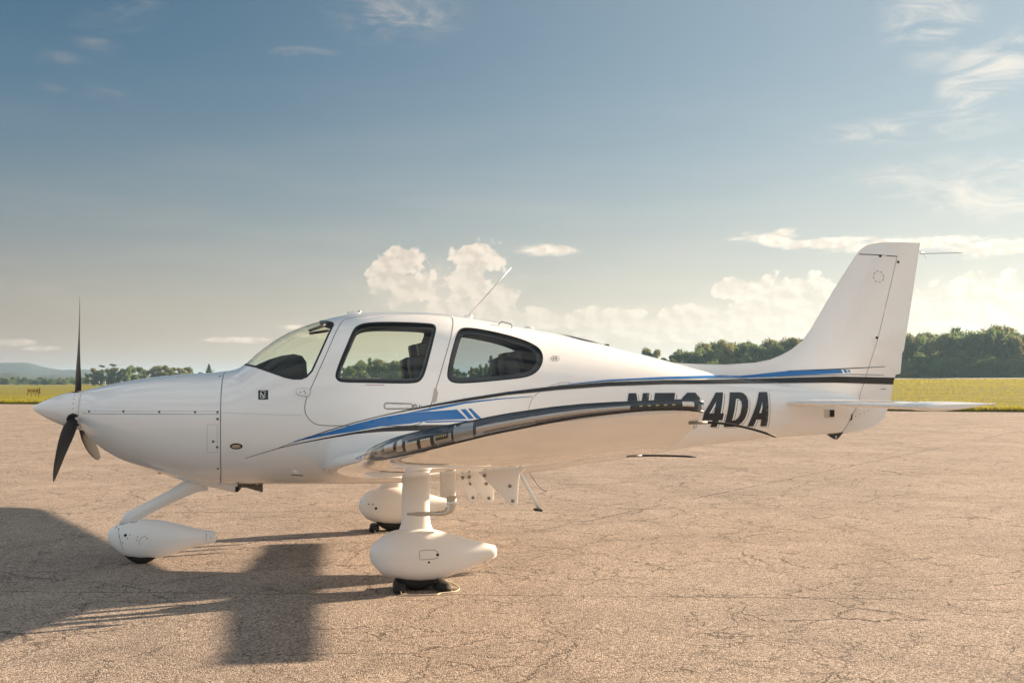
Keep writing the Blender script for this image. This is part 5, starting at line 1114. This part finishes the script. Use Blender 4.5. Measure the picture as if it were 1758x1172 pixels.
# left of the aircraft
LL, GL_ = 'tree in the clump beyond the field above the engine cowling', 'clump of trees above the engine cowling'
for u, top, key, w_, D in ((150, 640, 'A0', .7, 420), (163, 632, 'A1', .8, 418), (172, 634, 'A4', .8, 415), (186, 632, 'A2', .7, 422), (196, 631, 'A3', .8, 416), (206, 637, 'A3', .7, 424), (216, 630, 'A4', .8, 415), (228, 627, 'A0', .9, 418), (240, 629, 'A2', .8, 424), (250, 634, 'A1', .7, 412)):
    tree(u, D, top, key, 'broadleaf_tree', LL, GL_, w_)
for u, top, key, w_, D in ((262, 631, 'A1', 1.0, 405), (274, 628, 'A3', 1.0, 408), (287, 627, 'A1', 1.0, 404), (298, 631, 'A3', .9, 410), (311, 631, 'A1', 1.0, 405), (324, 630, 'A3', .9, 408)):
    tree(u, D, top, key, 'rounded_tree', 'rounded olive brown tree in the clump just above the cowling top', 'rounded olive trees above the cowling', w_)
tree(345, 400, 638, 'A2', 'small_bush', 'small dark bush left of the lone conifer above the cowling', None, .8, 'bush')
tree(359, 400, 626, 'P0', 'lone_conifer', 'small lone conifer just ahead of the windscreen base', None, 1.7)
tree(176, 414, 627.5, 'K0', 'tall_tree', 'bare tall trunk with a small tuft of leaves, left of two above the clump', None, 1.); tree(195.5, 414, 625.5, 'K0', 'tall_tree', 'bare tall trunk with a small tuft of leaves, right of two above the clump', None, 1.1)
u = -60
while u < 150:
    tree(u, rnd.uniform(560, 620), 648.5+rnd.uniform(-1.5, 3), rnd.choice(['S0', 'S1', 'S2']), 'distant_tree', 'distant tree in the low wooded band on the far left', 'distant low band of trees on the left', rnd.uniform(.9, 1.4)); u += rnd.uniform(4.5, 8)
u = -60
while u < 380:
    tree(u, rnd.uniform(660, 720), 650+rnd.uniform(-1, 3), rnd.choice(['S0', 'S2']), 'distant_tree', 'distant tree in the low wooded band on the far left', 'distant low band of trees on the left', rnd.uniform(1., 1.5)); u += rnd.uniform(6, 10)

# ------------------------------------------------------------------ field sign and posts
SG = empty('runway_sign', at(58, 117), 'weathered yellow sign box with dark lettering in the field on the far left', 'sign', None, 0)
q = at(58, 117); SG.rotation_euler.z = math.atan2(-(q.x-CAM.x), (q.y-CAM.y))*1.0+.05
b = MB(); b.box((0, 0, .62), (.56, .11, .26)); b.build('sign_panel', 'signyellow', SG, False)
b = MB(); b.box((.60, 0, .62), (.045, .125, .29)); b.build('end_panel', 'wood', SG, False)
for x in (-.5, -.18, .18, .5):
    b = MB(); b.box((x, 0, .19), (.025, .025, .20)); b.build('leg', 'wood', SG, False)
for k, (x, w_) in enumerate(((-.42, .03), (-.30, .03), (-.12, .03), (.0, .03), (.12, .03), (.30, .03), (.42, .03))):
    b = MB(); b.box((x, -.113, .62), (w_*.8, .003, .15)); b.build('sign_stroke', 'wood', SG, False)
for x in (-.36, .06, .36):
    b = MB(); b.box((x, -.113, .62+(.05 if x < 0 else -.03)), (.045, .003, .028)); b.build('sign_stroke', 'wood', SG, False)
for u, lab in ((171, 'small white marker post in the field, leftmost of three'), (181.5, 'small white marker post in the field, middle of three'), (210, 'small white marker post in the field, rightmost of three')):
    p = at(u, 395); b = MB(); b.lathe([(0, .06), (.9, .06), (.93, .11), (1.6, .11), (1.62, 0)], (0, 0, 0), (0, 0, 1), 8); o = b.build('marker_post', 'post'); o.location = p; tag(o, lab, 'marker post', 'marker posts in the field')

# ------------------------------------------------------------------ air
if HAZE > 0:
    hm = bpy.data.materials.new('thin_haze'); hm.use_nodes = True; T = NT(hm.node_tree); T.n.clear(); pv = T.new('ShaderNodeVolumePrincipled'); pv.inputs['Color'].default_value = (.46, .74, 1.0, 1); pv.inputs['Density'].default_value = HAZE; pv.inputs['Anisotropy'].default_value = .35
    o_ = T.new('ShaderNodeOutputMaterial'); T.l.new(pv.outputs[0], o_.inputs['Volume'])
    b = MB(); b.box((0, 0, 20.), (7200, 7200, 21.5)); hz = b.build('haze', hm, None, False); tag(hz, kind='stuff')
AC.location = (0, 0, 0)
